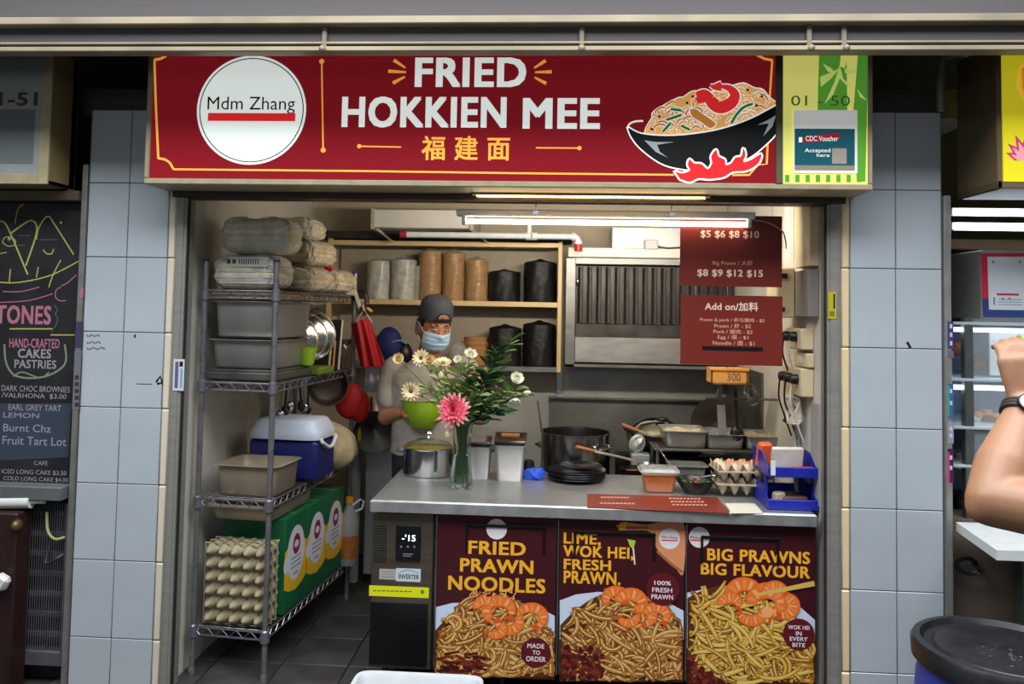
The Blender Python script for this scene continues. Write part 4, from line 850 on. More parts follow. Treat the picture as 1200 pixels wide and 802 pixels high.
for xx in (at(620, 278, 1.4).x, at(614, 278, 1.4).x+.06): b = MB().m(PV); b.tube([(xx-.018, 1.40, zz), (xx+.018, 1.40, zz)], .024, 14); b.build('coupling', t)
b = MB().m(PV); b.tube([(at(620, 278, 1.4).x, 1.40, zz), (at(620, 278, 1.4).x, 1.40, zz+.1)], .016, 12); b.build('branch', t)
b = MB().m(PV); b.tube([(p1.x-.01, 1.40, zz), (p1.x+.012, 1.4, zz)], .025, 14); b.tube([(p1.x+.03, 1.40, zz-.026), (p1.x+.03, 1.4, zz-.045)], .025, 14); b.build('elbow_socket', t)
b = MB().m(mat('red_pvc', (170, 34, 40), .4)); b.tube([(p1.x+.03, 1.40, zz-.045), (p1.x+.03, 1.4, zz-.085)], .023, 14); b.build('threaded_end', t)
b = MB().m(mat('red_pvc', (170, 34, 40), .4)); b.tube([(p0.x-.04, 1.40, zz), (p0.x, 1.4, zz)], .02, 14); b.build('red_cap', t)
# ------------------------------------------------------------------ HOOD
HF, HB = 1.60, 1.94
hx0, hx1 = .062, 1.098
hd = thing('extractor_hood', 'stainless extractor hood with baffle filters over the stove', 'hood', (.6, 1.75, 1.27))
HM = mat('hood_steel', (124, 123, 120), .36, .5, .14, 5, aniso=(1, 1, 6)); HD = mat('hood_dark', (66, 62, 58), .4, .6, .25, 10)
b = MB().m(HM); b.box(hx0, hx0+.06, HF, HB, 1.27, 1.935, .003); b.box(hx0+.06, hx1, HF, HB, 1.90, 1.935); b.box(hx0, hx1, HF+.0, HB, 1.27, 1.29, .003); b.build('frame', hd)
b = MB().m(HD); b.box(hx0+.06, hx1, HF+.10, HB, 1.29, 1.90); b.build('back_panel', hd)
b = MB().m(mat('hood_panel', (158, 158, 155), .36, .5, .12, 5, aniso=(2, 1, 6))); b.box(hx0+.06, hx1, HF+.004, HF+.05, 1.30, 1.455, .003); b.build('lower_panel', hd)
b = MB().m(HD); b.box(hx0+.06, hx1, HF+.03, HF+.09, 1.455, 1.535, .003); b.build('grease_channel', hd)
b = MB().m(mat('hood_top_white', (196, 192, 182), .4, .2, .06)); b.box(hx0+.01, hx1, HF-.03, HF+.02, 1.938, 1.998, .004); b.build('front_lip', hd)
fx0, fx1, fz0, fz1 = hx0+.075, hx1, 1.54, 1.885; n = 17
for i in range(n):
    xx = fx0+(fx1-fx0)*i/n; w = (fx1-fx0)/n
    b = MB().m(mat('baffle_steel', (54, 52, 48), .5, .6, .25, 8, aniso=(1, 1, 5)))
    P = [(xx+w*.05, HF+.095), (xx+w*.05, HF+.06), (xx+w*.25, HF+.05), (xx+w*.50, HF+.05), (xx+w*.55, HF+.06), (xx+w*.55, HF+.095)]
    vs = [(x, y, fz0) for x, y in P]+[(x, y+.012, fz1) for x, y in P]; m = len(P)
    b.add(vs, [(k, k+1, m+k+1, m+k) for k in range(m-1)]); b.build('slat', hd)
b = MB().m(POLISH); p = at(677, 330, HF+.04); b.ell(p, (.01, .01, .02)); b.build('filter_latch', hd)
b = MB().m(mat('junction_white', (206, 206, 206), .4)); p = at(763, 286, HF-.02); b.obox((p.x, HF-.02, 2.02), (.04, .02, .03), None, .005); props(b.build('junction_box', loc=(p.x, HF-.02, 1.998)), 'small white junction box on top of the extractor hood', 'box')
b = MB().m(mat('hood_duct', (190, 192, 194), .4, .4, .06)); b.box(.34, 1.09, HF+.02, 1.9, 1.998, 2.13, .004); props(b.build('exhaust_duct', loc=(.7, 1.7, 1.998)), 'pale exhaust duct lying on top of the extractor hood', 'duct')
b = MB().m(mat('dark_cable', (70, 62, 52), .5)); b.tube(bez([(p.x+.04, HF-.02, 2.01), (p.x+.1, HF-.03, 2.0), (p.x+.2, HF-.02, 2.005), (1.08, HF-.02, 2.01)], 5), .006, 6); props(b.build('power_cable', loc=(p.x+.1, HF-.02, 2.0)), 'dark cable running from the small white junction box', 'cable')
# ------------------------------------------------------------------ backsplash + stove
t = thing('backsplash', 'stainless wall sheets and ledge behind the stove', 'backsplash', (.55, 1.92, .6))
b = MB().m(mat('splash_upper', (150, 150, 146), .4, .4, .15, 4)); b.box(.04, 1.10, 1.925, 1.944, 1.062, 1.268); b.build('upper_sheet', t)
b = MB().m(STEEL); b.box(-.03, 1.0, 1.86, 1.925, 1.05, 1.062, .002); b.build('ledge', t)
b = MB().m(mat('splash_lower', (124, 124, 120), .4, .45, .2, 4)); b.box(-.03, 1.10, 1.91, 1.944, .5, 1.05); b.build('lower_sheet', t)
b = MB().m(STEEL); b.box(.015, .055, 1.90, 1.93, 1.06, 1.30, .002); b.build('corner_post', t)
STZ = .66
t = thing('wok_stove', 'low black greasy gas stove behind the worktop', 'stove', (.5, 1.1, 0))
SB = mat('stove_black', (34, 32, 31), .5, .4, .3, 8); b = MB().m(SB); b.box(-.1, 1.08, .78, 1.45, .08, STZ, .006); b.build('body', t)
for x in (-.05, 1.03):
    for y in (.83, 1.4): b = MB().m(SB); b.tube([(x, y, 0), (x, y, .08)], .025, 10); b.build('leg', t)
for x, y in ((.12, 1.02), (.68, 1.10)):
    b = MB().m(mat('cast_iron', (26, 25, 25), .6, .3, .2)); b.lathe([(.10, 0), (.12, 0), (.12, .02), (.10, .02), (.10, 0)], (x, y, STZ), 24); b.lathe([(.0, .012), (.05, .015), (.05, 0)], (x, y, STZ), 18); b.build('burner', t)
b = MB().m(SB); b.box(.36, 1.06, 1.34, 1.44, STZ, .80, .004); b.build('rear_riser', t)
# stockpot
pc = Vector((.118, 1.02, STZ+.021))
t = thing('stockpot', 'big open stainless stockpot on the stove behind the black plates', 'pot', pc)
R_, H_ = .183, .285
b = MB().m(mat('pot_steel', (150, 146, 142), .22, 1, .12, 5, aniso=(1, 1, .2))); b.lathe([(0, 0), (R_-.012, 0), (R_, .012), (R_, H_-.006), (R_+.006, H_-.003), (R_+.006, H_+.002), (R_-.003, H_+.002), (R_-.004, H_-.01), (R_-.004, .02), (0, .02)], pc, 48); b.build('body', t)
def pothandle(an, z):
    d = Vector((math.cos(an), math.sin(an), 0)); s = Vector((-d.y, d.x, 0)); q = pc+d*R_+Vector((0, 0, z))
    b = MB().m(POLISH); b.tube([q-s*.055, q-s*.055+d*.03, q-s*.04+d*.045, q+s*.04+d*.045, q+s*.055+d*.03, q+s*.055], .0065, 8); b.obox(q-s*.055, (.012, .012, .012), RZ(an), .003); b.obox(q+s*.055, (.012, .012, .012), RZ(an), .003); b.build('handle', t)
pothandle(-.75, .225); pothandle(PI-.55, .20)
b = MB().m(STEELD); p = at(630, 470, 1.05); q = at(640, 545, .95)
b.tube([p, at(633, 492, 1.03), at(637, 515, 1.0), q], [.008, .01, .013, .012], 8, flat=.5); b.ell(q+Vector((.0, 0, -.03)), (.03, .012, .07)); props(b.build('spatula', loc=q), 'long steel spatula leaning on the stockpot', 'spatula')
# skillet pans / wok on the stove
wc = Vector((.64, 1.12, STZ+.27))
t = thing('wok', 'large blackened wok resting on the stove behind the steel trays', 'wok', wc)
WOKM = mat('wok_iron', (44, 40, 37), .4, .6, .3, 10)
b = MB().m(WOKM); b.lathe([(0, -.12), (.08, -.112), (.16, -.07), (.21, -.01), (.225, .03), (.229, .032), (.222, .034), (.205, -.005), (.155, -.06), (.08, -.1), (0, -.108)], wc, 40); b.build('bowl', t)
b = MB().m(WOKM); b.tube([wc+Vector((-.2, -.06, .03)), wc+Vector((-.26, -.07, .06))], .012, 8); b.build('handle', t)
b = MB().m(SB); b.lathe([(.14, 0), (.14, .17), (.125, .17), (.125, 0)], (wc.x, wc.y, STZ+.021), 28); props(b.build('wok_ring', loc=(wc.x, wc.y, STZ+.021)), 'black cast wok ring under the large blackened wok', 'ring')
b = MB().m(POLISH); q = at(765, 500, 1.2); b.lathe([(0, .05), (.06, .045), (.13, .01), (.15, -.02), (.145, -.02), (.12, .005), (0, .042)], q+Vector((.0, 0, -.02)), 28, RX(.35) @ RY(-.12)); b.m(BLACK); b.ell(at(776, 492, 1.17), (.035, .02, .016)); single(b, 'wok_cover', 'domed shiny lid with a black knob leaning in the blackened wok', 'lid', q)
def skimmer(label, pa, ya, pb, yb, pe, ye, col=WOODL):
    A = at(pa[0], pa[1], ya); Bm = at(pb[0], pb[1], yb); E = at(pe[0], pe[1], ye); t = thing('ladle', label, 'ladle', A)
    b = MB().m(col); M_ = A.lerp(Bm, 1); b.tube([A, M_], [.010, .0085], 10); b.build('handle', t)
    b = MB().m(mat('ladle_steel', (206, 202, 194), .3, .7, .06)); b.tube([M_, E], [.007, .006], 8); b.build('shaft', t)
    b = MB().m(STEEL); b.lathe([(0, -.03), (.03, -.022), (.045, 0), (.047, .001), (.04, 0), (.028, -.02), (0, -.027)], E+Vector((.02, 0, -.005)), 20); b.build('bowl', t)
skimmer('wooden-handled ladle lying in front of the stockpot', (675, 524), .76, (697, 529), .80, (752, 542), .86)
skimmer('wooden-handled ladle resting on the rim of the blackened wok', (729, 498), .98, (748, 505), 1.0, (782, 519), 1.02)
t = thing('small_pan', 'small black pan of orange sauce beside the stockpot', 'pan', at(740, 553, .85)); c = at(742, 556, .86); c.z = STZ+.1
b = MB().m(SB); b.lathe([(0, 0), (.05, 0), (.065, .05), (.067, .052), (.06, .05), (.048, .006), (0, .006)], c, 24); b.build('body', t); b = MB().m(mat('orange_sauce', (206, 140, 50), .35, 0, .15)); b.lathe([(0, .035), (.058, .035)], c, 20); b.build('sauce', t)
b = MB().m(SB); b.lathe([(.09, 0), (.09, .10), (0, .10)], (c.x, c.y, STZ), 20); props(b.build('stove_ring', loc=(c.x, c.y, STZ)), 'black cast ring under the small sauce pan', 'ring')
b = MB().m(mat('bag_shine', (170, 172, 170), .15, .3, .2, 40, .8)); q = at(747, 520, .98); b.grid(lambda a, w: q+RY(.5) @ Vector((.036*math.sin(PI*w)**.7*math.cos(2*PI*a)*(1+.22*math.sin(7*2*PI*a+9*w)), .026*math.sin(PI*w)**.7*math.sin(2*PI*a)*(1+.2*math.sin(5*2*PI*a-7*w)), .05*-math.cos(PI*w))), 24, 12); single(b, 'foil_pouch', 'small crumpled shiny pouch between the stockpot and the wok', 'pouch', q)
b = MB().m(mat('square_tub', (150, 160, 164), .2, .4, .1)); q = at(750, 538, .95); b.obox(q, (.05, .04, .03), None, .006); single(b, 'steel_tub', 'small square steel tub behind the orange sauce pan', 'tub', q)
# ladles hanging at the right side
t = thing('strainer', 'wide dark strainer hanging against the greasy side panel', 'strainer', at(840, 500, 1.3)); b = MB().m(mat('mesh_brown', (62, 52, 46), .6, .4, .2)); q = at(838, 495, 1.35); b.lathe([(0, 0), (.075, .008), (.14, .038), (.146, .042), (.138, .042), (0, .008)], q, 30, RX(PI/2) @ RZ(.2)); b.build('bowl', t); b = MB().m(STEELD); b.tube([q+Vector((0, 0, .1)), q+Vector((.03, 0, .24))], .008, 8); b.build('handle', t)
t = thing('steel_turner', 'pale steel turner hanging under the orange caddy', 'turner', at(846, 480, .72)); q = at(846, 470, .72); b = MB().m(STEELD); b.tube([q+Vector((-.01, 0, .08)), q+Vector((-.005, 0, .0))], .008, 8); b.build('handle', t); b = MB().m(mat('turner_steel', (176, 174, 170), .35, .6)); b.obox(q+Vector((.0, 0, -.09)), (.02, .003, .07), RY(-.06), .002); b.build('blade', t)
t = thing('hanging_ladle', 'black long-handled ladle hanging under the orange caddy', 'ladle', at(862, 500, .74)); q = at(862, 455, .74); b = MB().m(BLACK); b.tube([q, q+Vector((.01, 0, -.2))], .009, 8); b.build('handle', t); b = MB().m(BLACK); b.ell(q+Vector((.01, .01, -.225)), (.034, .022, .04), None, 18, 12); b.build('bowl', t)
t = thing('ring_whisk', 'steel hooks and rings hanging beside the orange caddy', 'utensil', at(880, 470, .7)); q = at(880, 462, .70)
for i, r in enumerate((.03, .024, .035)):
    b = MB().m(POLISH); b.tube([q+Vector((r*math.cos(a)*.8-.01+.012*i, .006*i, r*math.sin(a)-.02*i+.02)) for a in [2*PI*k/16 for k in range(16)]], .004, 6, close=True); b.build('ring', t)
b = MB().m(STEELD); b.tube([q+Vector((0, 0, .06)), q], .004, 6); b.build('hook', t)
p0 = at(833, 443, .62); p1 = at(877, 443, .62)
t = thing('orange_caddy', 'small orange wooden caddy hanging below the lower menu board', 'caddy', at(855, 452, .62)); OC = mat('caddy_orange', (226, 160, 82), .5, 0, .12, 10); zt, zb = at(855, 432, .62).z, at(855, 450.5, .62).z
b = MB().m(OC); b.box(p0.x, p1.x, .62, .63, zb, zt, .002); b.box(p0.x, p0.x+.008, .62, .74, zb, zt); b.box(p1.x-.008, p1.x, .62, .74, zb, zt); b.box(p0.x, p1.x, .73, .74, zb, zt); b.box(p0.x, p1.x, .62, .74, zb, zb+.006); b.build('box', t); b = MB().m(OC); b.box(p0.x-.004, p1.x+.004, .614, .622, zt-.012, zt+.002, .002); b.build('rim', t)
f = Flat(facing(.6195)); f.text('300', 852, 437.5, 868, 447, mat('caddy_ink', (110, 84, 60), .6, 0, 0), .01); f.build('lettering', t)
b = MB().m(STEELD); b.tube([((p0.x+p1.x)/2, .68, zt), ((p0.x+p1.x)/2, .68, 2.34)], .003, 6); b.build('hanger', t)
# hanging rail carrying the tools
b = MB().m(STEELD); b.tube([(.75, .735, 1.19), (1.10, .735, 1.19)], .006, 8); props(b.build('tool_rail', loc=(.9, .735, 1.19)), 'thin steel rail that carries the hanging ladles', 'rail')
# ================================================================== ON THE WORKTOP
pc2 = atz(497, 562, CTZ); pc2 = Vector((pc2.x, pc2.y+.12, CTZ))
t = thing('lidded_pot', 'shiny stainless pot of yellow food under a glass lid at the worktop end', 'pot', pc2); r = .123; h = .135
b = MB().m(POLISH); b.lathe([(0, 0), (r-.008, 0), (r, .01), (r, h-.004), (r+.006, h), (r-.002, h), (r-.003, .012), (0, .01)], pc2, 44); b.build('body', t)
b = MB().m(mat('yellow_food', (214, 182, 84), .5, 0, .3, 40, .5)); b.lathe([(0, h-.012), (r-.004, h-.018)], pc2, 30); b.build('food', t)
b = MB().m(GLASS); b.lathe([(r-.004, h+.002), (r*.8, h+.020), (r*.45, h+.034), (0, h+.04), (0, h+.037), (r*.45, h+.031), (r*.8, h+.017), (r-.007, h)], pc2, 40); b.build('lid', t)
b = MB().m(CHROME); b.lathe([(0, h+.04), (.012, h+.041), (.007, h+.052), (.018, h+.064), (.014, h+.072), (0, h+.073)], pc2, 16); b.build('lid_knob', t)
for sx in (-1, 1): b = MB().m(CHROME); q = pc2+Vector((sx*r, 0, h-.025)); b.tube([q+Vector((0, -.035, 0)), q+Vector((sx*.028, -.03, .006)), q+Vector((sx*.028, .03, .006)), q+Vector((0, .035, 0))], .005, 8); b.build('handle', t)
# two steel condiment boxes
def sbox(label, px, py, pw, ph, Y, group, handle=False):
    c = at(px, py, Y); w = pw/950*(Y-CAM_Y); hh = ph/950*(Y-CAM_Y); c.z = CTZ
    t = thing('steel_canister', label, 'canister', c, 0, group); b = MB().m(mat('canister_steel', (188, 186, 184), .35, .55, .06, 5))
    for_ = [(w*.40, 0), (w*.42, .004), (w*.5, hh*.94), (w*.54, hh*.95), (w*.54, hh*.98)]; n = 28; vs = []; fs = []
    for (rr_, z) in for_:
        for k in range(n):
            a = 2*PI*k/n; ca, sa = math.cos(a), math.sin(a); vs.append(c+Vector((math.copysign(abs(ca)**.28, ca)*rr_, math.copysign(abs(sa)**.28, sa)*rr_, z)))
    for i in range(len(for_)-1):
        for k in range(n): fs.append((i*n+k, i*n+(k+1) % n, (i+1)*n+(k+1) % n, (i+1)*n+k))
    fs.append(tuple(range(n))); fs.append(tuple((len(for_)-1)*n+k for k in range(n))); b.add(vs, fs); b.build('body', t, angle=50)
    b = MB().m(BLACK); b.obox(c+Vector((0, 0, hh+.004)), (w*.5, w*.5, .006), None, .003); b.build('gasket', t)
    b = MB().m(CHROME); b.obox(c+Vector((0, .01, hh+.02)), (w*.53, w*.5, .008), RX(.16), .005); b.build('lid', t)
    if handle: b = MB().m(WOODL); b.tube([c+Vector((-w*.3, -.02, hh+.038)), c+Vector((w*.3, -.02, hh+.038))], .009, 10); b.build('lid_handle', t)
sbox('smaller steel canister half hidden behind the glass vase', 563, 560, 24, 38, .56, 'steel canisters on the worktop')
sbox('larger square steel canister with wooden lid handle next to the blue cloth', 597.5, 560, 35, 42, .55, 'steel canisters on the worktop', True)
b = MB().m(BLACK); c = at(620, 552, .6); c.z = CTZ; b.lathe([(0, 0), (.026, 0), (.026, .07), (.02, .085), (0, .087)], c, 16); single(b, 'black_bottle', 'small black bottle behind the blue cloth', 'bottle', c)
c = atz(626, 562, CTZ); b = MB().m(mat('blue_cloth', (40, 84, 206), .7, 0, .15, 30, .3)); rr = random.Random(2)
b.grid(lambda a, w: c+Vector(((.05*math.sin(PI*w)**.6)*math.cos(2*PI*a)*(1+.22*math.sin(5*2*PI*a+6*w)+.1*math.sin(11*2*PI*a-9*w)), .035*math.sin(PI*w)**.6*math.sin(2*PI*a), .026-.026*math.cos(PI*w)+.012*math.sin(4*2*PI*a+7*w)*math.sin(PI*w))), 28, 10); single(b, 'blue_cloth', 'small crumpled bright blue cloth on the worktop', 'cloth', c)
# black plates, each its own thing
c = atz(676, 565, CTZ); PLM = mat('black_melamine', (16, 18, 24), .18, 0, .1)
pm = None
for i in range(5):
    cc = Vector((c.x+.002*((i*7) % 3-1), c.y+.05+.002*((i*5) % 3-1), CTZ+.0075*i))
    if pm is None:
        pm = thing('black_plate', 'lowest black plate of the stack in front of the stockpot', 'plate', cc, 0, 'black plates in front of the stockpot'); b = MB().m(PLM)
        b.lathe([(0, .002), (.065, .002), (.07, 0), (.075, .003), (.115, .016), (.138, .019), (.139, .022), (.114, .02), (.072, .008), (0, .008)], (0, 0, 0), 44); b.build('plate', pm, local=True)
    else: dup(pm, cc, None, ('second black plate from the bottom of the stack', 'middle black plate of the stack of five', 'fourth black plate from the bottom of the stack', 'topmost full-size black plate of the stack')[i-1])
b = MB().m(PLM); cc = Vector((c.x+.02, c.y+.05, CTZ+.052)); b.lathe([(0, .002), (.05, 0), (.075, .01), (.10, .018), (.10, .021), (.074, .014), (.045, .006), (0, .006)], cc, 40); single(b, 'black_saucer', 'small glossy black saucer on top of the black plates', 'saucer', cc)
# red table menu and white card (flat print lying on the steel)
mpz = lambda x, y: atz(x, y, CTZ)
f = Flat(mpz, n=(0, 0, 1), U=(1, 0, 0), V=(0, 1, 0)); f.pg([(688, 579), (840, 583), (856, 602), (688, 595)], ink('menu_red', (126, 52, 40), 0, .3))
for x0, x1, y, sl in ((704, 738, 583, .2), (703, 745, 590, .2), (784, 822, 584.5, .2), (786, 826, 588.2, .2), (788, 830, 591.9, .2)):
    for k in range(9):
        xa = x0+(x1-x0)*k/9; f.rib([(xa, y+.3*k*sl), (xa+(x1-x0)/13, y+.3*k*sl)], 1.5, ink('menu_print', (206, 150, 132)))
props(f.build('table_menu', loc=atz(770, 590, CTZ)), 'flat red printed menu sheet taped on the worktop edge', 'menu')
f = Flat(mpz, n=(0, 0, 1), U=(1, 0, 0), V=(0, 1, 0)); f.pg([(849, 590), (884, 590), (895, 602), (858, 602)], ink('card_pale', (212, 206, 190))); props(f.build('paper_card', loc=atz(872, 596, CTZ)), 'blank white paper card beside the blue letter tray', 'card')
# plastic box of brown sauce
c = atz(773, 578, CTZ)+Vector((0, .05, 0)); t = thing('sauce_tub', 'clear plastic tub of orange-brown sauce on the red menu sheet', 'tub', c)
def tap(b, c, prof, e=.25, n=32):
    vs = []; fs = []
    for (w, d, z) in prof:
        for k in range(n):
            a = 2*PI*k/n; ca, sa = math.cos(a), math.sin(a); vs.append(c+Vector((math.copysign(abs(ca)**e, ca)*w, math.copysign(abs(sa)**e, sa)*d, z)))
    for i in range(len(prof)-1):
        for k in range(n): fs.append((i*n+k, i*n+(k+1) % n, (i+1)*n+(k+1) % n, (i+1)*n+k))
    fs.append(tuple(range(n-1, -1, -1))); fs.append(tuple((len(prof)-1)*n+k for k in range(n))); b.add(vs, fs)
b = MB().m(mat('brown_sauce', (172, 92, 42), .3, 0, .12, 12)); tap(b, c, [(.062, .048, .003), (.064, .05, .006), (.075, .06, .075)]); b.build('sauce', t)
b = MB().m(mat('tub_rim', (206, 198, 186), .25, 0, .05)); tap(b, c, [(.077, .062, .078), (.09, .074, .092), (.09, .074, .097)]); b.build('rim', t)
b = MB().m(mat('tub_lid', (150, 150, 146), .2, 0, .2, 40, .3)); tap(b, c, [(.088, .072, .097), (.08, .066, .106), (.05, .04, .108)]); b.build('lid', t)
b = MB().m(CHROME); b.tube([c+Vector((.05, .02, .12)), c+Vector((.0, .1, .19))], .005, 8); b.build('spoon', t)
# steel trays of ingredients behind
def tray(label, px, py, Y, L, Wd, H, fill, z):
    c = at(px, py, Y); c.z = z; t = gpan('ingredient_tray', label, c, 0, L, Wd, H, PAN, .01, 'tray', 'steel ingredient trays on the stove shelf')
    if fill: b = MB().m(fill); b.grid(lambda a, w: Vector(((a-.5)*L*.92, (w-.5)*Wd*.9, H*.8+.012*math.sin(9*a+4*w)*math.sin(7*w))), 12, 8); b.build('food', t, local=True)
    return t
b = MB().m(STEELD); b.box(.50, 1.06, .72, 1.0, .925, .938, .003); 
for x in (.52, 1.04):
    for y in (.75, .97): b.tube([(x, y, .66), (x, y, .925)], .01, 8)
props(b.build('tray_stand', loc=(.78, .85, .66)), 'steel stand holding the ingredient trays above the stove edge', 'stand')
FG = mat('pale_food', (206, 196, 160), .5, 0, .3, 30, .5)
tray('steel ingredient tray with pale food nearest the blackened wok', 800, 520, .86, .21, .25, .085, FG, .938)
tray('middle steel ingredient tray with clear cover', 845, 522, .86, .185, .25, .075, mat('dull_food', (150, 146, 140), .3, .2, .2, 20, .4), .938)
tray('end steel ingredient tray beside the pale wall', 888, 524, .86, .17, .25, .07, FG, .938)
b = MB().m(mat('cling_film', (190, 200, 204), .12, .2, .2, 25, .7)); q = at(830, 510, .9); b.ell(q+Vector((0, .04, .0)), (.09, .07, .022), None, 20, 10); single(b, 'cling_film_cover', 'shiny puffed film cover over the middle ingredient tray', 'film', q)
b = MB().m(STEELD); c = atz(806, 574, CTZ)+Vector((.02, .1, 0)); t = gpan('steel_dish', 'low steel dish standing behind the herb bowl', Vector((c.x, .60, CTZ)), 0, .16, .13, .09, PAN, cat='dish')
c = atz(818, 582, CTZ)+Vector((0, .07, 0)); t = thing('herb_bowl', 'dark bowl of herbs and chilli beside the sauce tub', 'bowl', c); b = MB().m(mat('bowl_dark', (34, 32, 34), .25, 0, .2)); b.lathe([(0, 0), (.05, 0), (.085, .055), (.092, .062), (.084, .06), (.05, .008), (0, .008)], c, 30); b.build('bowl', t)
rr = random.Random(12); b = MB().m(mat('herb_green', (50, 86, 40), .6, 0, .3)); 
for k in range(26): q = c+Vector((rr.uniform(-.06, .06), rr.uniform(-.05, .05), .05+rr.random()*.012)); b.ell(q, (.016, .006, .003), RZ(rr.uniform(0, 6)) @ RX(rr.uniform(-.5, .5)), 6, 4)
b.m(mat('chilli_red', (150, 30, 26), .35))
for k in range(9): q = c+Vector((rr.uniform(-.05, .05), rr.uniform(-.05, .03), .056)); b.ell(q, (.014, .006, .005), RZ(rr.uniform(0, 6)), 6, 4)
props(b.build('herbs', t), kind='stuff')
b = MB().m(CHROME); b.tube([c+Vector((.02, 0, .07)), c+Vector((.075, -.03, .085))], .006, 8); b.ell(c+Vector((.08, -.03, .087)), (.02, .014, .006)); props(b.build('steel_spoon', loc=c+Vector((.05, 0, .07))), 'steel spoon lying across the herb bowl', 'spoon')
# egg trays with eggs on the worktop
c = atz(868, 586, CTZ)+Vector((.012, .11, 0))
for i in range(2):
    t = thing('pulp_egg_tray', ('lower pulp egg tray on the worktop under the loaded one', 'upper pulp egg tray on the worktop carrying brown eggs')[i], 'egg tray', Vector((c.x, c.y, CTZ+.056*i)), .06*i, 'pulp egg trays on the worktop')
    b = MB().m(mat('pale_pulp', (176, 164, 140), .9, 0, .12, 60, .3)); egg_tray_mesh(b, .21, .17, 4, 3, -.055, Vector((-.105, -.085, .06)), Vector((1, 0, 0)), Vector((0, 1, 0)), Vector((0, 0, 1)), 8)
    b.build('tray', t, local=True, angle=80); b = MB().m(mat('pale_pulp', (176, 164, 140), .9, 0, .12, 60, .3)); b.tube([(-.107, -.087, .058), (.107, -.087, .058), (.107, .087, .058), (-.107, .087, .058)], .0045, 6, close=True); b.build('rim', t, local=True)
EGB = mat('brown_egg', (212, 142, 104), .5, 0, .1, 12); EGP = mat('pale_egg', (214, 190, 156), .5, 0, .08, 12); eg = {}
for i in range(4):
    for j in range(3):
        br = i >= 1 and j >= 1; q = Vector((c.x-.105+.0525*(i+.5), c.y-.085+.0567*(j+.5), CTZ+.066+.02))
        if br not in eg:
            b = MB().m(EGB if br else EGP); b.lathe([(.0225*math.sin(PI*k/12)*(1+.10*math.cos(PI*k/12)), .031-.031*math.cos(PI*k/12)) for k in range(13)], (0, 0, 0), 18); eg[br] = o = b.build('egg', local=True)
        else: o = eg[br].copy(); COL.objects.link(o)
        props(o, '%s egg, %s from the herb bowl in the %s row of the pulp tray' % ('brown' if br else 'pale', ('first', 'second', 'third', 'fourth')[i], ('front', 'middle', 'rear')[j]), 'egg', 'eggs in the loaded pulp tray')
        o.location = q
# blue two-tier letter tray
c0 = at(900, 600, .12); bx0, bx1 = at(897, 560, .14).x, at(956, 560, .14).x
t = thing('letter_tray', 'bright blue two-tier plastic letter tray at the worktop end by the sockets', 'tray', ((bx0+bx1)/2, .25, CTZ))
BT = BLUEP
for i, z in enumerate((CTZ+.002, CTZ+.135)):
    b = MB().m(BT); y0, y1 = .10, .36
    b.box(bx0, bx1, y0, y1, z, z+.006, .002); b.box(bx0, bx1, y0-.004, y0+.006, z, z+.042, .003); b.box(bx0, bx1, y1-.006, y1, z, z+.06, .003); o = b.build('tier', t)
    for sx, xx in ((0, bx0), (1, bx1-.006)):
        b = MB().m(BT); P = [(xx, y0, z), (xx, y1, z), (xx, y1, z+.09), (xx, y0+.10, z+.085), (xx, y0+.03, z+.045), (xx, y0, z+.042)]; n = len(P); Q = [(x+.006, y, zz_) for x, y, zz_ in P]
        b.add(P+Q, [tuple(range(n)), tuple(range(2*n-1, n-1, -1))]+[(k, (k+1) % n, n+(k+1) % n, n+k) for k in range(n)]); b.build('side_wall', o)
for xx in (bx0+.002, bx1-.012):
    for y in (.16, .34): b = MB().m(BT); b.box(xx, xx+.010, y-.012, y+.012, CTZ+.04, CTZ+.14); b.build('riser', t)
rr = random.Random(9)
def clutter(z, lab):
    for k, (nm, mt, sz, pos, cat, l) in enumerate(lab):
        b = MB().m(mt); q = Vector((bx0+pos[0], .10+pos[1], z+sz[2])); b.obox(q, sz, RZ(pos[2]) @ RX(.2 if sz[2] > .03 else 0), min(sz)*.4); single(b, nm, l, cat, q)
clutter(CTZ+.141, [('paper_packet', mat('packet_white', (214, 204, 192), .7, 0, .08, 20, .3), (.068, .012, .052), (.105, .10, .1), 'packet', 'white paper packet standing in the upper blue tray'), ('orange_pouch', mat('pouch_orange', (220, 96, 52), .5), (.03, .02, .055), (.028, .18, .3), 'pouch', 'orange pouch poking from the upper blue tray'), ('red_packet', mat('packet_red', (186, 48, 66), .5, 0, .2), (.05, .02, .016), (.15, .035, .2), 'packet', 'red packet lying at the front of the upper blue tray'), ('black_marker', BLACK, (.03, .008, .008), (.06, .16, .6), 'marker', 'black marker pen in the upper blue tray')])
clutter(CTZ+.008, [('brown_pouch', mat('pouch_brown', (96, 48, 46), .5, 0, .2), (.055, .06, .02), (.12, .10, .1), 'pouch', 'brown pouch lying in the lower blue tray'), ('cream_packet', mat('packet_cream', (190, 172, 146), .5, 0, .3, 40), (.025, .02, .028), (.06, .06, .5), 'packet', 'small cream packet in the lower blue tray')])
b = MB().m(ink('tag_white', (206, 206, 214))); q = at(906, 549, .093); b.obox(q, (.010, .0015, .03), None, .001); single(b, 'price_tag', 'thin white tag stuck on the front post of the blue tray', 'tag', q)
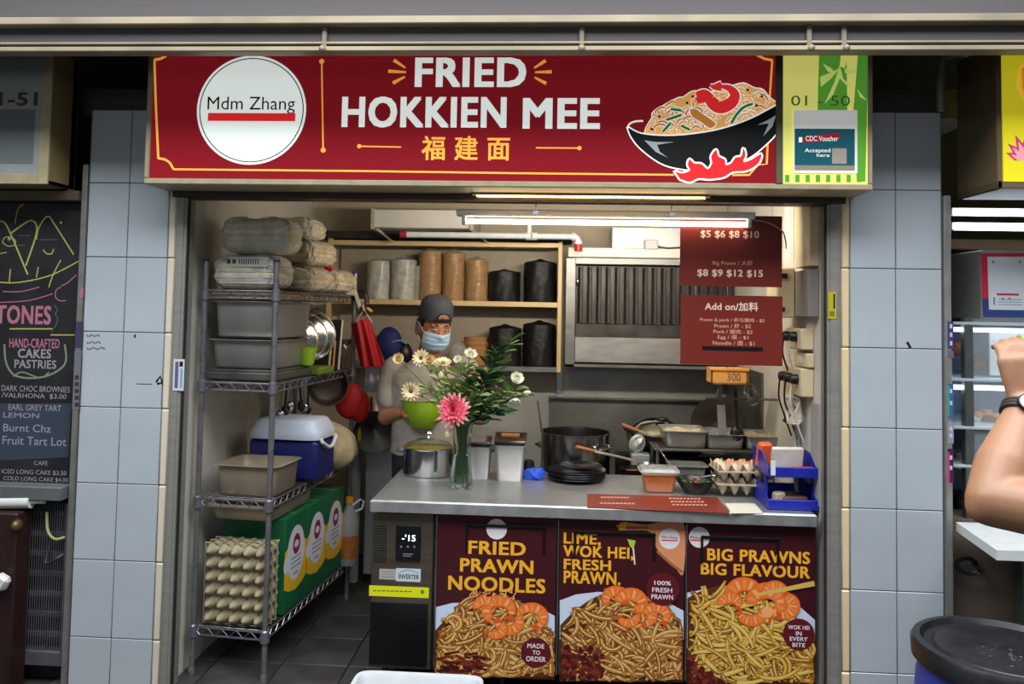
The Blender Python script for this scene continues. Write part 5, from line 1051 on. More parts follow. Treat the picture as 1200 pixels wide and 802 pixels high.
# ================================================================== PEOPLE
SKIN = mat('skin_tan', (176, 118, 88), .5, 0, .06, 12, sss=.08); SKINC = mat('skin_pale', (158, 114, 86), .5, 0, .05, 9, .05, sss=.08)
HAIR = mat('dark_hair', (26, 22, 20), .6, 0, .2); SHIRT = mat('grey_tee', (158, 148, 138), .85, 0, .08, 26, .25); TROU = mat('dark_trousers', (36, 38, 46), .8, 0, .15, 20, .2)
def remesh(o, vox, it=4):
    m = o.modifiers.new('one_surface', 'REMESH'); m.mode = 'VOXEL'; m.voxel_size = vox; m.use_smooth_shade = True
    s = o.modifiers.new('soften', 'SMOOTH'); s.iterations = it; s.factor = .5; return o
def loft(b, secs, n=28, e=.85):
    vs = []; fs = []
    for (c, rx, ry) in secs:
        for k in range(n):
            a = 2*PI*k/n; ca, sa = math.cos(a), math.sin(a); vs.append(Vector(c)+Vector((math.copysign(abs(ca)**e, ca)*rx, math.copysign(abs(sa)**e, sa)*ry, 0)))
    for i in range(len(secs)-1):
        for k in range(n): fs.append((i*n+k, i*n+(k+1) % n, (i+1)*n+(k+1) % n, (i+1)*n+k))
    fs.append(tuple(range(n-1, -1, -1))); fs.append(tuple((len(secs)-1)*n+k for k in range(n))); b.add(vs, fs)
def hand(b, wrist, d, n, side, curl=.7, sc=1., thumb=.6):
    """palm + four unequal fingers + thumb; d = finger direction, n = palm normal (fingers curl towards it), side = thumb side"""
    d = Vector(d).normalized(); n = Vector(n); n = (n-d*n.dot(d)).normalized(); s = Vector(side); s = (s-d*s.dot(d)-n*s.dot(n)).normalized(); w = Vector(wrist)
    for k in (-.026, -.009, .009, .026): b.caps(w+s*k*.6*sc, w+d*.085*sc+s*k*sc, .014*sc, .0125*sc, 10)
    ln = (.070, .080, .074, .058)
    for i, k in enumerate((.028, .0095, -.0095, -.028)):
        p = w+d*.088*sc+s*k*sc; a = curl*.45; L = ln[i]*sc; r = .0088*sc
        for j, fr in enumerate((.45, .32, .25)):
            dd = (d*math.cos(a)+n*math.sin(a)+s*k*1.6*(1-curl)).normalized(); q = p+dd*L*fr; b.caps(p, q, r*(1-.1*j), r*(.92-.12*j), 9); p = q; a += curl*.8
    p = w+d*.028*sc+s*.024*sc; q = p+(d*.5+s*.8+n*thumb*.6).normalized()*.042*sc; b.caps(w+d*.012*sc+s*.012*sc, p, .014*sc, .013*sc, 9); b.caps(p, q, .0125*sc, .0105*sc, 9); b.caps(q, q+(d*.9+n*thumb*.8+s*.15).normalized()*.032*sc, .0102*sc, .0085*sc, 9)
# ---- the cook
KY = .93
hc = at(508.5, 384, KY); nb = at(500, 424, KY+.01); bx = nb.x
cook = thing('person', 'cook in grey t-shirt, backward dark cap and face mask holding a lime bowl', 'person', (bx, KY, 0))
HR = RZ(.52) @ RX(.24) @ RY(.05)
def hp(x, y, z): return hc+HR @ Vector((x, y, z))
shL, shR = at(461, 434, KY+.01), at(546, 433, KY+.01); elL, elR = at(452, 489, KY-.02), at(563, 489, KY-.03); bowlc = at(496, 484, .82)
wrL, wrR = at(468, 484, .83), at(520, 488, .85)
b = MB().m(SKIN)
b.ell(hc, (.078, .098, .122), HR, 24, 16); b.ell(hp(0, -.03, -.055), (.062, .066, .064), HR, 18, 12); b.ell(hp(0, -.072, -.088), (.026, .022, .024), HR)
b.ell(hp(0, -.100, -.018), (.014, .02, .022), HR); b.ell(hp(0, -.094, .012), (.009, .012, .028), HR)
for sx in (-1, 1):
    b.ell(hp(sx*.080, .008, -.008), (.012, .022, .034), HR); b.ell(hp(sx*.03, -.084, .032), (.026, .014, .010), HR); b.ell(hp(sx*.045, -.066, -.022), (.024, .02, .022), HR)
b.caps(hp(0, .02, -.07), nb+Vector((0, .0, -.03)), .054, .062, 16)
loft(b, [((bx, KY, .80), .15, .10), ((bx, KY, 1.0), .155, .10), ((bx, KY, 1.18), .165, .10), ((bx, KY, nb.z-.08), .15, .085), ((bx, KY, nb.z-.04), .09, .06), ((bx, KY, nb.z), .055, .05)])
for s_, e_, w_ in ((shL, elL, wrL), (shR, elR, wrR)): b.caps(s_, e_, .052, .042, 14); b.caps(e_, w_, .043, .029, 14)
hand(b, wrL, (bowlc-wrL)+Vector((.0, -.03, .06)), (1, .2, -.5), (-.3, -1, .4), .75, 1., .3); hand(b, wrR, (-.9, -.25, -.1), (0, -.3, 1), (-.2, -1, .3), .5, 1., .3)
for sx in (-1, 1): b.caps((bx+sx*.085, KY, .88), (bx+sx*.09, KY+.0, .48), .075, .055, 14); b.caps((bx+sx*.09, KY, .48), (bx+sx*.09, KY+.02, .09), .052, .036, 14); b.caps((bx+sx*.09, KY+.03, .05), (bx+sx*.1, KY-.12, .035), .036, .03, 12)
remesh(b.build('body', cook), .0055)
b = MB().m(SHIRT)
loft(b, [((bx, KY, .84), .175, .12), ((bx, KY, 1.0), .178, .12), ((bx, KY, 1.18), .19, .122), ((bx, KY, nb.z-.07), .19, .112), ((bx, KY, nb.z-.035), .155, .098), ((bx, KY, nb.z-.01), .105, .08), ((bx, KY, nb.z+.008), .078, .066)])
for s_, e_ in ((shL, elL), (shR, elR)): b.caps(s_+Vector((0, 0, .005)), s_.lerp(e_, .62), .068, .070, 16)
o = remesh(b.build('t_shirt', cook), .009, 3); tx = bpy.data.textures.new('cloth_folds', 'CLOUDS'); tx.noise_scale = .09; dm = o.modifiers.new('folds', 'DISPLACE'); dm.texture = tx; dm.strength = .016; dm.texture_coords = 'LOCAL'
b = MB().m(mat('tee_rib', (140, 131, 122), .85)); b.tube([Vector((bx+.075*math.cos(a), KY+.062*math.sin(a), nb.z+.004+.012*math.sin(a))) for a in [2*PI*k/30 for k in range(30)]], .007, 8, close=True); b.build('collar', cook)
b = MB().m(TROU)
loft(b, [((bx, KY, .78), .16, .115), ((bx, KY, .93), .165, .118)])
for sx in (-1, 1): b.caps((bx+sx*.085, KY, .84), (bx+sx*.09, KY, .48), .09, .07, 14); b.caps((bx+sx*.09, KY, .48), (bx+sx*.09, KY+.02, .13), .068, .06, 14)
remesh(b.build('trousers', cook), .012, 2)
for sx in (-1, 1): b = MB().m(BLACK); b.caps((bx+sx*.09, KY+.04, .05), (bx+sx*.1, KY-.13, .045), .05, .044, 14); b.build('shoe', cook)
CAPM = mat('cap_charcoal', (62, 63, 70), .8, 0, .12, 40, .2)
b = MB().m(CAPM)
prof = [(1.0, -.02), (1.03, 0), (1.02, .03), (.97, .06), (.84, .082), (.6, .098), (.3, .107), (0, .109)]
b.lathe([(r*.086, z) for r, z in prof], hp(0, .002, .070), 36, HR @ RX(-.06) @ Matrix.Diagonal(Vector((1, 1.22, 1)))); cp = b.build('cap', cook)
b = MB().m(CAPM); b.ell(hp(0, .004, .180), (.008, .008, .006), HR); b.build('button', cp)
b = MB().m(CAPM); b.grid(lambda a, w: hp(.07*math.cos(PI*a)*(1-.15*w), .098+.07*w*math.sin(PI*a)**.7, .048-.02*w), 16, 5); b.build('brim', cp)
b = MB().m(SKIN)
b.grid(lambda a, w: hp(.004+.031*math.cos(PI*a)*(1-w*.999), -.1085+.004*abs(math.cos(PI*a))+.012*w*math.sin(PI*a)*0, .074+.026*math.sin(PI*a)*(1-w*.999)), 16, 4); b.build('cap_opening', cp)
b = MB().m(HAIR); b.tube([hp(.004+.034*math.cos(PI*a), -.109+.006*abs(math.cos(PI*a)), .074+.029*math.sin(PI*a)) for a in [i/14 for i in range(15)]], .0045, 8); b.build('opening_edge', cp)
b = MB().m(BLACK); b.tube([hp(x, -.1115+x*x*4, .067) for x in (-.05, -.03, -.01, .01, .03, .05)], .008, 8, flat=.4); b.build('strap', cp)
b = MB().m(HAIR)
for sx in (-1, 1): b.ell(hp(sx*.074, -.005, .028), (.010, .034, .028), HR); b.ell(hp(sx*.066, .05, -.01), (.018, .04, .05), HR)
b.ell(hp(0, .085, -.005), (.055, .018, .045), HR); b.build('hair', cook)
for sx in (-1, 1):
    b = MB().m(mat('eye_white', (206, 196, 188), .3)); b.ell(hp(sx*.030, -.0905, .010), (.012, .005, .0028), HR); e = b.build('eye', cook)
    b = MB().m(HAIR); b.ell(hp(sx*.030-.001, -.0945, .0092), (.0052, .003, .003), HR); b.build('iris', e)
    b = MB().m(HAIR); b.tube([hp(sx*(.016+.028*k/5), -.0975+.010*(k/5)**2, .033+.004*math.sin(k/5*PI)) for k in range(6)], .0035, 6); b.build('eyebrow', cook)
MASK = mat('surgical_mask', (176, 204, 226), .7, 0, .05, 40, .1)
def mk(a, w):
    th = (a-.5)*2.25; z = -.008-.096*w; bul = 1+.05*math.sin(PI*w); rx, ry = .083, .104
    k = 1-.22*max(0, w-.55)**1.3*2; nose = .022*math.exp(-(th/.28)**2)*math.exp(-((w-.12)/.22)**2)
    pl = .003*abs(math.sin(w*PI*4)); x = rx*bul*k*math.sin(th); y = -(ry*bul*k*math.cos(th))-nose-pl-.006+ (.02 if False else 0)
    return hp(x, y, z)
b = MB().m(MASK); b.grid(mk, 30, 24); m_ = b.build('face_mask', cook)
for sx, a in ((-1, 0.), (1, 1.)):
    b = MB().m(MASK); b.tube(bez([mk(a, .05), hp(sx*.09, .012, .025), hp(sx*.092, .03, 0), hp(sx*.088, .02, -.03), mk(a, .8)], 5), .0016, 5); b.build('ear_loop', m_)
# lime bowl held by the cook
t = thing('lime_bowl', 'lime green plastic bowl held by the cook behind the flowers', 'bowl', bowlc); rz_ = at(496, 468, .82).z; bz_ = at(496, 501, .82).z; r = .112; hh = rz_-bz_; c = Vector((bowlc.x, .82, bz_))
b = MB().m(GREENL); b.lathe([(0, 0), (r*.5, 0), (r*.55, .004), (r*.78, hh*.35), (r*.93, hh*.7), (r, hh-.004), (r+.006, hh), (r-.003, hh), (r*.9, hh*.7), (r*.74, hh*.35), (r*.5, .008), (0, .008)], c, 44); b.build('bowl', t)
b = MB().m(mat('bowl_food', (196, 150, 110), .6, 0, .3, 30, .5)); b.lathe([(0, hh*.9), (r*.9, hh*.78)], c, 24); b.build('food', t)
# ---- customer whose bent arm enters at the edge
E_ = at(1164, 588, -1.80); W_ = at(1200, 478, -1.70); S_ = Vector((E_.x+.27, -2.02, E_.z-.01)); tx_ = S_.x+.17
cu = thing('person', 'customer with a bare bent arm and a dark-strapped wristwatch before the display counter', 'person', (tx_, -2.0, 0))
b = MB().m(SKINC); hz = S_.z
b.caps(S_, E_, .058, .047, 16); b.caps(E_, E_.lerp(W_, .35), .047, .052, 16); b.caps(E_.lerp(W_, .35), W_, .052, .029, 16); b.ell(E_+Vector((-.02, 0, -.008)), (.028, .034, .034))
hand(b, W_+(W_-E_).normalized()*.01, (-.05, .2, 1), (.2, 1, 0), (.9, .2, 0), .85, 1.0, .5)
S2 = Vector((tx_+.17, -2.02, hz)); E2 = Vector((tx_+.22, -2.0, hz-.28)); W2 = Vector((tx_+.16, -1.86, hz-.42))
b.caps(S2, E2, .052, .043, 14); b.caps(E2, W2, .043, .029, 14); hand(b, W2, (-.3, .7, -.5), (-.8, 0, -.3), (0, .5, .8), .5)
loft(b, [((tx_, -2.02, .78), .15, .11), ((tx_, -2.02, hz-.3), .13, .10), ((tx_, -2.02, hz-.1), .16, .105), ((tx_, -2.02, hz+.02), .15, .08), ((tx_, -2.02, hz+.07), .07, .055)])
hd_ = Vector((tx_, -1.99, hz+.24)); b.caps((tx_, -2.01, hz+.05), (tx_, -2.0, hz+.16), .05, .05, 14); b.ell(hd_, (.075, .095, .115), None, 20, 14); b.ell(hd_+Vector((0, .09, -.015)), (.012, .018, .02)); b.ell(hd_+Vector((0, .06, -.08)), (.03, .03, .026)); b.ell(hd_+Vector((0, .088, -.055)), (.02, .008, .006))
for sx in (-1, 1): b.ell(hd_+Vector((sx*.076, .0, -.005)), (.01, .02, .03)); b.caps((tx_+sx*.08, -2.02, .80), (tx_+sx*.085, -2.02, .44), .075, .05, 14); b.caps((tx_+sx*.085, -2.02, .44), (tx_+sx*.085, -2.04, .08), .05, .034, 14); b.caps((tx_+sx*.085, -2.06, .04), (tx_+sx*.09, -1.9, .03), .034, .028, 12)
remesh(b.build('body', cu), .0055)
b = MB().m(mat('black_top', (30, 30, 36), .85, 0, .15, 30, .2)); loft(b, [((tx_, -2.02, .80), .16, .12), ((tx_, -2.02, hz-.3), .142, .112), ((tx_, -2.02, hz-.1), .172, .117), ((tx_, -2.02, hz+.025), .155, .09), ((tx_, -2.02, hz+.055), .085, .065)]); b.caps(S_+Vector((.06, 0, 0)), S_+Vector((-.03, .025, 0)), .09, .078); b.caps(S2, S2+Vector((.02, 0, -.08)), .068, .062); remesh(b.build('top', cu), .01, 3)
b = MB().m(TROU); loft(b, [((tx_, -2.02, .72), .15, .115), ((tx_, -2.02, .88), .158, .118)])
for sx in (-1, 1): b.caps((tx_+sx*.08, -2.02, .78), (tx_+sx*.085, -2.02, .44), .086, .064, 14); b.caps((tx_+sx*.085, -2.02, .44), (tx_+sx*.085, -2.04, .11), .062, .052, 14)
remesh(b.build('trousers', cu), .012, 2)
b = MB().m(HAIR); b.ell(hd_+Vector((0, -.018, .03)), (.086, .10, .11), None, 20, 14); b.ell(hd_+Vector((0, -.07, -.09)), (.07, .045, .13), None, 18, 12); b.build('hair', cu)
for sx in (-1, 1): b = MB().m(HAIR); b.ell(hd_+Vector((sx*.028, .088, .012)), (.009, .005, .005)); b.build('eye', cu); b = MB().m(WHITE); b.caps((tx_+sx*.085, -2.07, .045), (tx_+sx*.09, -1.89, .04), .045, .038); b.build('shoe', cu)
# wrist watch
wc_ = W_-(W_-E_).normalized()*.012; ax = (W_-E_).normalized(); vd = (CAMP-wc_); vd = (vd-ax*vd.dot(ax)).normalized(); vd = (vd+ax.cross(vd)*.12).normalized(); sd = ax.cross(vd)
t = thing('wristwatch', 'round pale-faced wristwatch with dark strap on the customer', 'watch', wc_)
b = MB().m(mat('watch_strap', (56, 44, 40), .7)); 
for dx in (-.007, 0, .007): b.tube([wc_+ax*dx+vd*(.0335*math.cos(a))+sd*(.0345*math.sin(a)) for a in [2*PI*k/28 for k in range(28)]], .0048, 8, close=True)
b.build('strap', t)
Rw = Matrix((sd, ax, vd)).transposed()
b = MB().m(BLACK); b.lathe([(0, 0), (.019, 0), (.0195, .004), (.018, .008), (.0155, .008)], wc_+vd*.034, 28, Rw); b.build('case', t)
b = MB().m(mat('watch_face', (206, 214, 224), .25, 0, 0)); b.lathe([(.0158, .0078), (0, .0078)], wc_+vd*.034, 28, Rw); b.build('face', t)
b = MB().m(BLACK); b.tube([wc_+vd*.0425, wc_+vd*.0425+ax*.010], .0007, 4); b.tube([wc_+vd*.0425, wc_+vd*.0425+sd*.008-ax*.002], .0007, 4); b.build('hand', t)
# ================================================================== FLOWERS
vc = atz(539, 574, CTZ); vc = Vector((vc.x, vc.y+.045, CTZ)); VH = .285
t = thing('glass_vase', 'clear glass vase of flowers standing on the worktop', 'vase', vc)
VP = [(.0, 0), (.046, 0), (.05, .006), (.052, .03), (.046, .10), (.040, .16), (.041, .22), (.048, VH)]
b = MB().m(GLASS); b.lathe(VP+[(.0455, VH), (.0385, .22), (.0375, .16), (.0435, .10), (.0495, .03), (.046, .016), (0, .014)], vc, 40); b.build('glass', t)
b = MB().m(mat('vase_water', (226, 238, 232), .02, 0, 0, trans=1., ior=1.33)); b.lathe([(0, .0145), (.0455, .0165), (.049, .03), (.043, .10), (.0376, .15), (0, .15)], vc, 36); b.build('water', t)
STEM = mat('stem_green', (70, 104, 48), .5, 0, .15); LEAF = [mat('leaf_dark', (50, 86, 50), .45, 0, .2, 20), mat('leaf_mid', (126, 152, 88), .5, 0, .2, 20), mat('leaf_pale', (172, 186, 124), .5, 0, .2, 20)]
CRM = mat('petal_cream', (244, 222, 178), .6, 0, .08, 30); CRM2 = mat('petal_ivory', (240, 238, 220), .6, 0, .06, 30); PNK = mat('petal_pink', (240, 110, 132), .6, 0, .12, 30); PNK2 = mat('petal_pale_pink', (246, 176, 170), .6, 0, .1, 30); CTR = mat('flower_centre', (110, 84, 40), .8, 0, .3, 60)
def petal(b, c, R, L, w, lift, curl, n=5):
    def fn(a, q):
        x = (a-.5)*w*math.sin(PI*min(.98, max(.06, q*.9+.06)))**.75; an = lift+curl*q; return c+R @ Vector((x, L*q*math.cos(an)-0, L*q*math.sin(an)+abs(a-.5)*w*.25))
    b.grid(fn, 2, n)
rr = random.Random(21); FN = []
def stempath(px, py, Y):
    h = at(px, py, Y); a0 = rr.uniform(0, 6); base = vc+Vector((.022*math.cos(a0), .022*math.sin(a0), .02)); mouth = vc+Vector(((h.x-vc.x)*.12, (h.y-vc.y)*.2, VH-.01))
    mouth = vc+Vector((max(-.03, min(.03, (h.x-vc.x)*.16)), max(-.03, min(.03, (h.y-vc.y)*.2)), VH-.01))
    return h, bez([base, mouth, mouth.lerp(h, .5)+Vector((0, 0, .02)), h], 7)
def flower(name, label, px, py, Y, kind, size, face=(0, -1, .35), mt=None, group=None):
    size *= 1. if kind == 'dahlia' else 1.3; h, pts = stempath(px, py, Y); t = thing(name, label, 'flower', h, 0, group)
    b = MB().m(STEM); b.tube(pts, .0022, 6); b.build('stem', t)
    R = Vector(face).normalized().to_track_quat('Z', 'Y').to_matrix(); b = MB().m(mt or CRM)
    if kind == 'rose':
        for ring, (n, L, li) in enumerate(((7, 1, .35), (6, .82, .8), (5, .62, 1.15), (3, .4, 1.4))):
            for k in range(n): petal(b, h, R @ RZ(2*PI*k/n+ring*.5), size*L, size*.75*L, li, .5)
    elif kind == 'daisy':
        for k in range(14): petal(b, h, R @ RZ(2*PI*k/14), size, size*.36, .12, .1)
        for k in range(12): petal(b, h+R @ Vector((0, 0, .003)), R @ RZ(2*PI*k/12+.2), size*.75, size*.3, .3, .2)
    elif kind == 'dahlia':
        for ring, (n, L, li) in enumerate(((18, 1, -.15), (17, .92, .12), (15, .78, .4), (12, .6, .75), (9, .42, 1.05), (6, .28, 1.35))):
            b.m(PNK2 if ring < 1 else PNK)
            for k in range(n): petal(b, h+R @ Vector((0, 0, .004*ring)), R @ RZ(2*PI*k/n+ring*.37+rr.uniform(-.05, .05)), size*L*rr.uniform(.9, 1.08), size*.27*(.6+.4*L), li+rr.uniform(-.1, .1), .25)
    elif kind == 'bud':
        b.ell(h, (size*.6, size*.6, size), R, 10, 8)
        for k in range(5): petal(b, h, R @ RZ(2*PI*k/5), size, size*.8, 1.0, .3)
    elif kind == 'bell':
        b.lathe([(0, size*.0), (size*.35, -size*.15), (size*.5, -size*.7), (size*.62, -size*1.3), (size*.5, -size*1.28), (size*.4, -size*.7), (0, -size*.1)], h, 16)
    b.build('blossom', t, angle=70)
    if kind == 'daisy': b = MB().m(CTR); b.ell(h+R @ Vector((0, 0, .006)), (size*.26, size*.26, size*.14), R, 12, 8); b.build('centre', t)
    for k in range(2 if kind != 'bell' else 0):
        p = Vector(pts[int(len(pts)*(.62+.16*k))]); b = MB().m(LEAF[1+k % 2]); petal(b, p, RZ(rr.uniform(0, 6)) @ RX(.2), .05, .016, .5, -.5, 6); b.build('leaf', t)
    return t
VY = vc.y
flower('dahlia', 'large pink dahlia facing out low in front of the vase rim', 532, 481, VY-.085, 'dahlia', .078, (-.05, -1, .28))
flower('cream_rose', 'cream blossom farthest out over the cook\'s sleeve', 468, 422, VY-.02, 'rose', .030)
flower('cream_daisy', 'cream daisy with a dark centre high over the cook\'s chest', 494, 420, VY+.02, 'daisy', .034, (-.2, -1, .3))
flower('cream_rose', 'peach-cream blossom touching the dark-centred daisy', 504, 424, VY+.01, 'rose', .032)
flower('cream_daisy', 'flat cream blossom seen edge-on below the cook\'s neck', 519, 426, VY+.03, 'daisy', .032, (.1, -.5, 1))
flower('white_lily', 'white-green blossom highest over the cook\'s far shoulder', 550, 420, VY+.04, 'rose', .036, (.3, -.7, .8), CRM2)
flower('white_lily', 'small white blossom just below the highest white one', 538, 424, VY+.02, 'rose', .024, (-.2, -.8, .6), CRM2)
flower('cream_daisy', 'large drooping cream daisy above the lime bowl', 482, 458, VY-.05, 'daisy', .036, (-.1, -1, -.1))
flower('cream_rose', 'cream blossom in the middle of the leaves beside the kraft bowls', 556, 442, VY-.01, 'rose', .026)
flower('yellow_bud', 'yellowish bud at the edge of the dark foliage', 567, 437, VY+.03, 'bud', .022, (.4, -.6, .8), mat('petal_yellow', (214, 186, 96), .6, 0, .1))
flower('white_rose', 'ruffled white blossom farthest out under the back shelf', 604, 447, VY+.0, 'rose', .036, (.3, -.8, .6), CRM2)
flower('white_rose', 'drooping white blossom below the ruffled white one', 603, 466, VY+.0, 'rose', .032, (.1, -.7, -.9), CRM2)
flower('white_bud', 'tiny white bud at the tip of the outermost sprig', 617, 461, VY+.02, 'bud', .016, (.8, -.4, .3), CRM2)
flower('cream_bud', 'small cream bud hanging at the vase rim below the dahlia', 525, 508, VY-.055, 'bud', .018, (-.1, -1, -.3))
flower('cream_bud', 'pale green-cream bud among the pale leaves over the cook\'s chest', 517, 441, VY-.02, 'bud', .018, (0, -.6, .8))
leaf0 = None
def sprig(label, px, py, Y, n, mt, L, seed, spread=1., start=.5):
    global leaf0; L *= 1.25; n = int(n*1.25)
    r2 = random.Random(seed); h, pts = stempath(px, py, Y); t = thing('leaf_sprig', label, 'foliage', h, 0); b = MB().m(STEM); b.tube(pts, .002, 6); b.build('stem', t)
    key = mt.name; M0 = None
    for k in range(n):
        i = int(len(pts)*(start+(1-start)*k/n)); p = Vector(pts[min(i, len(pts)-1)])
        if M0 is None: b = MB().m(mt); petal(b, Vector((0, 0, 0)), Matrix.Identity(3), 1, .34, .1, -.25, 6); o = M0 = b.build('leaf', t, local=True, angle=70)
        else: o = M0.copy(); COL.objects.link(o); o.parent = t
        d = (Vector(pts[min(i+1, len(pts)-1)])-Vector(pts[max(0, i-1)])).normalized(); az = (k % 2)*PI+r2.uniform(-.7, .7)
        R = Matrix.Rotation(az, 3, 'Y') @ RZ(r2.uniform(-1.0, -.4)*spread*(1 if k % 2 else 1)); dirv = (d*.55+Vector((math.cos(az), -.5+r2.uniform(-.4, .3), r2.uniform(-.3, .5)))*.8*spread).normalized()
        q = dirv.to_track_quat('Y', 'Z').to_matrix() @ RY(r2.uniform(-.8, .8)); s = L*r2.uniform(.7, 1.15)
        o.matrix_basis = Matrix.Translation(p-h) @ q.to_4x4() @ Matrix.Scale(s, 4)
    return t
sprig('dark leafy sprig rising highest in front of the black container stack', 600, 398, VY+.03, 26, LEAF[1], .060, 1)
sprig('dark green sprig rising beside the kraft bowl stack', 583, 412, VY+.0, 26, LEAF[0], .062, 2, start=.4)
sprig('broad dark leaves in the middle of the foliage', 572, 440, VY-.02, 22, LEAF[0], .08, 3, start=.35)
sprig('leafy sprig reaching out towards the ruffled white blossom', 606, 455, VY-.0, 24, LEAF[1], .055, 4, start=.4)
sprig('low dark sprig spreading under the drooping white blossom', 590, 482, VY-.03, 22, LEAF[0], .060, 5, start=.35)
sprig('pale leafy sprig over the cook\'s chest', 510, 432, VY-.0, 26, LEAF[2], .050, 6, start=.45)
sprig('pale green sprig standing in the centre of the bunch', 536, 436, VY-.03, 30, LEAF[2], .052, 7, start=.4)
sprig('mid green sprig behind the pink dahlia', 550, 455, VY-.04, 24, LEAF[1], .058, 8, start=.35)
sprig('short pale sprig over the lime bowl', 500, 455, VY-.04, 18, LEAF[2], .05, 9, start=.5)
sprig('thin drooping sprig lowest beside the steel canisters', 577, 492, VY-.04, 14, LEAF[0], .055, 10, start=.5)
sprig('outermost thin sprig ending in the tiny white bud', 616, 464, VY+.02, 14, LEAF[1], .04, 11, start=.6)
sprig('pale bushy sprig between the two daisies and the kraft bowls', 528, 448, VY-.05, 30, LEAF[2], .050, 12, start=.4)
sprig('pale bushy sprig under the highest white blossom', 547, 432, VY-.02, 30, LEAF[2], .046, 13, start=.45)
sprig('mid green bushy sprig in front of the broad dark leaves', 562, 462, VY-.06, 28, LEAF[1], .052, 14, start=.4)
sprig('mid green sprig below the ruffled white blossom', 590, 462, VY-.03, 26, LEAF[1], .05, 15, start=.5)
# ================================================================== LEFT NEIGHBOUR
LXE = -2.045
t = thing('neighbour_signboard', 'unlit grey signboard ending in -51 over the chalkboard', 'sign', (-2.6, -.1, 2.09))
xs = at(60, 140, -.16).x; xi = at(47.5, 140, -.162).x; zt = 2.66; zb = at(30, 216, -.16).z; zi = at(30, 204, -.16).z
SB2 = mat('sign_side_tan', (150, 128, 84), .5, .1, .1, 5)
b = MB().m(SB2); b.box(xs-.02, xs, -.16, .02, zb, zt, .003); b.box(-3.6, xs, -.16, .02, zb, zb+.02, .003); b.box(-3.6, xs, -.02, .02, zb, zt); b.build('housing', t)
b = MB().m(SIGNF); b.box(xi, xs, -.166, -.158, zb, zt, .002); b.box(-3.6, xi, -.166, -.158, zb, zi, .002); b.build('frame', t)
b = MB().m(mat('sign_grey_panel', (150, 156, 154), .4, 0, .05)); b.box(-3.6, xi, -.163, -.15, zi, zt); b.build('panel', t)
f = Flat(facing(-.1635)); f.text('01-51', -22, 108, 44, 124, ink('sign_number_ink', (64, 66, 62)), .03); f.rect(-40, 128, 40, 192, ink('sign_grey_patch', (112, 118, 120))); f.build('unit_number', t)
# chalkboard
t = thing('chalkboard_menu', 'black chalk-lettered menu board of the neighbouring cake stall', 'menu board', (-2.5, .03, .9)); xr = at(97, 400, .02).x
b = MB().m(mat('chalk_black', (24, 23, 27), .6, 0, .2, 6)); b.box(-3.6, LXE, .02, .04, at(50, 566, .02).z, at(50, 238, .02).z); b.build('board', t)
CY_ = ink('chalk_yellow', (176, 170, 86)); CW = ink('chalk_white', (140, 138, 146)); CP = ink('chalk_pink', (168, 104, 124)); CG = ink('chalk_grey', (84, 84, 92)); CB = ink('chalk_blue', (54, 62, 76)); CGN = ink('chalk_green', (120, 130, 110))
f = Flat(facing(.0198))
def q4(l): return [(x/4.458, 220+y/4.458) for x, y in l]
for l, w in (([(-10, 180), (20, 180), (55, 240), (145, 455)], 3), ([(55, 240), (110, 200), (160, 172), (190, 195), (185, 260), (135, 408)], 3), ([(190, 270), (205, 205), (250, 150), (290, 200), (385, 350)], 2.4), ([(78, 185), (95, 110), (125, 88)], 1.6), ([(0, 495), (100, 495), (260, 460), (410, 385)], 2.2), ([(225, 325), (245, 345), (270, 345), (280, 320)], 2), ([(55, 425), (48, 495)], 2), ([(200, 415), (190, 470)], 2), ([(318, 378), (280, 450), (255, 520)], 2), ([(0, 345), (35, 338)], 1.6), ([(12, 285), (25, 262), (50, 258), (80, 275), (75, 300), (40, 305), (12, 285)], 1.6)): f.rib(bez(q4(l), 5), w*.62, CY_)
for l in ([(95, 250), (160, 250)], [(205, 272), (300, 272)], [(90, 302), (130, 302)]): f.rib(q4(l), 1, CG)
f.disc((11, 280), 2.2, CW, 12); f.disc((71.5, 261), 1.5, CY_, 10)
for l in ([(15, 543), (110, 543), (205, 520)], [(0, 600), (150, 590), (275, 555)], [(400, 455), (350, 500), (320, 512)], [(320, 520), (295, 535), (290, 570), (310, 590), (345, 590)]): f.rib(bez(q4(l), 5), 1.1, CP)
f.text('STONES', -14, 358, 60, 380, CP, .03); f.rib(bez(q4([(285, 615), (300, 640), (290, 660), (302, 690), (285, 735)]), 4), 1.2, CG)
f.rib(q4([(50, 738), (275, 738), (265, 770), (390, 770)]), 1.4, CY_)
def q5(x, y): return (x/3.818, 380+y/3.818)
f.rib(bez([q5(20, 90), q5(30, 180), q5(80, 235), q5(200, 235), q5(290, 180), q5(290, 90)], 5), 2.2, CGN)
f.text('HAND-CRAFTED', 11, 397, 70, 408, CP, .02); f.text('CAKES', 21, 409, 60, 420, CW, .03); f.text('PASTRIES', 17, 422, 66, 432, CW, .02); f.rib(bez([q5(60, 235), q5(100, 215), q5(180, 240), q5(220, 215)], 5), 1.6, CGN)
f.pg([(0, 473), (84, 473), (80, 536), (0, 540)], CB)
for s, x0, x1, y, h in (('DARK CHOC BROWNIES', 2, 82, 456, 7), ('/VALRHONA  $3.00', 2, 78, 464.5, 6.5), ('EARL GREY TART', 10, 72, 478, 7), ('LEMON', 4, 46, 487, 6), ('Burnt Chz', 4, 60, 502, 9), ('Fruit Tart Lot', 3, 78, 517, 10), ('CAFE', 40, 56, 543, 5), ('ICED LONG CAKE $3.50', 2, 78, 554, 6), ('COLD LONG CAKE $4.00', 4, 80, 562, 5.5)): f.text(s, x0, y-h/2, x1, y+h/2, CW, .005)
f.build('chalk_drawing', t)
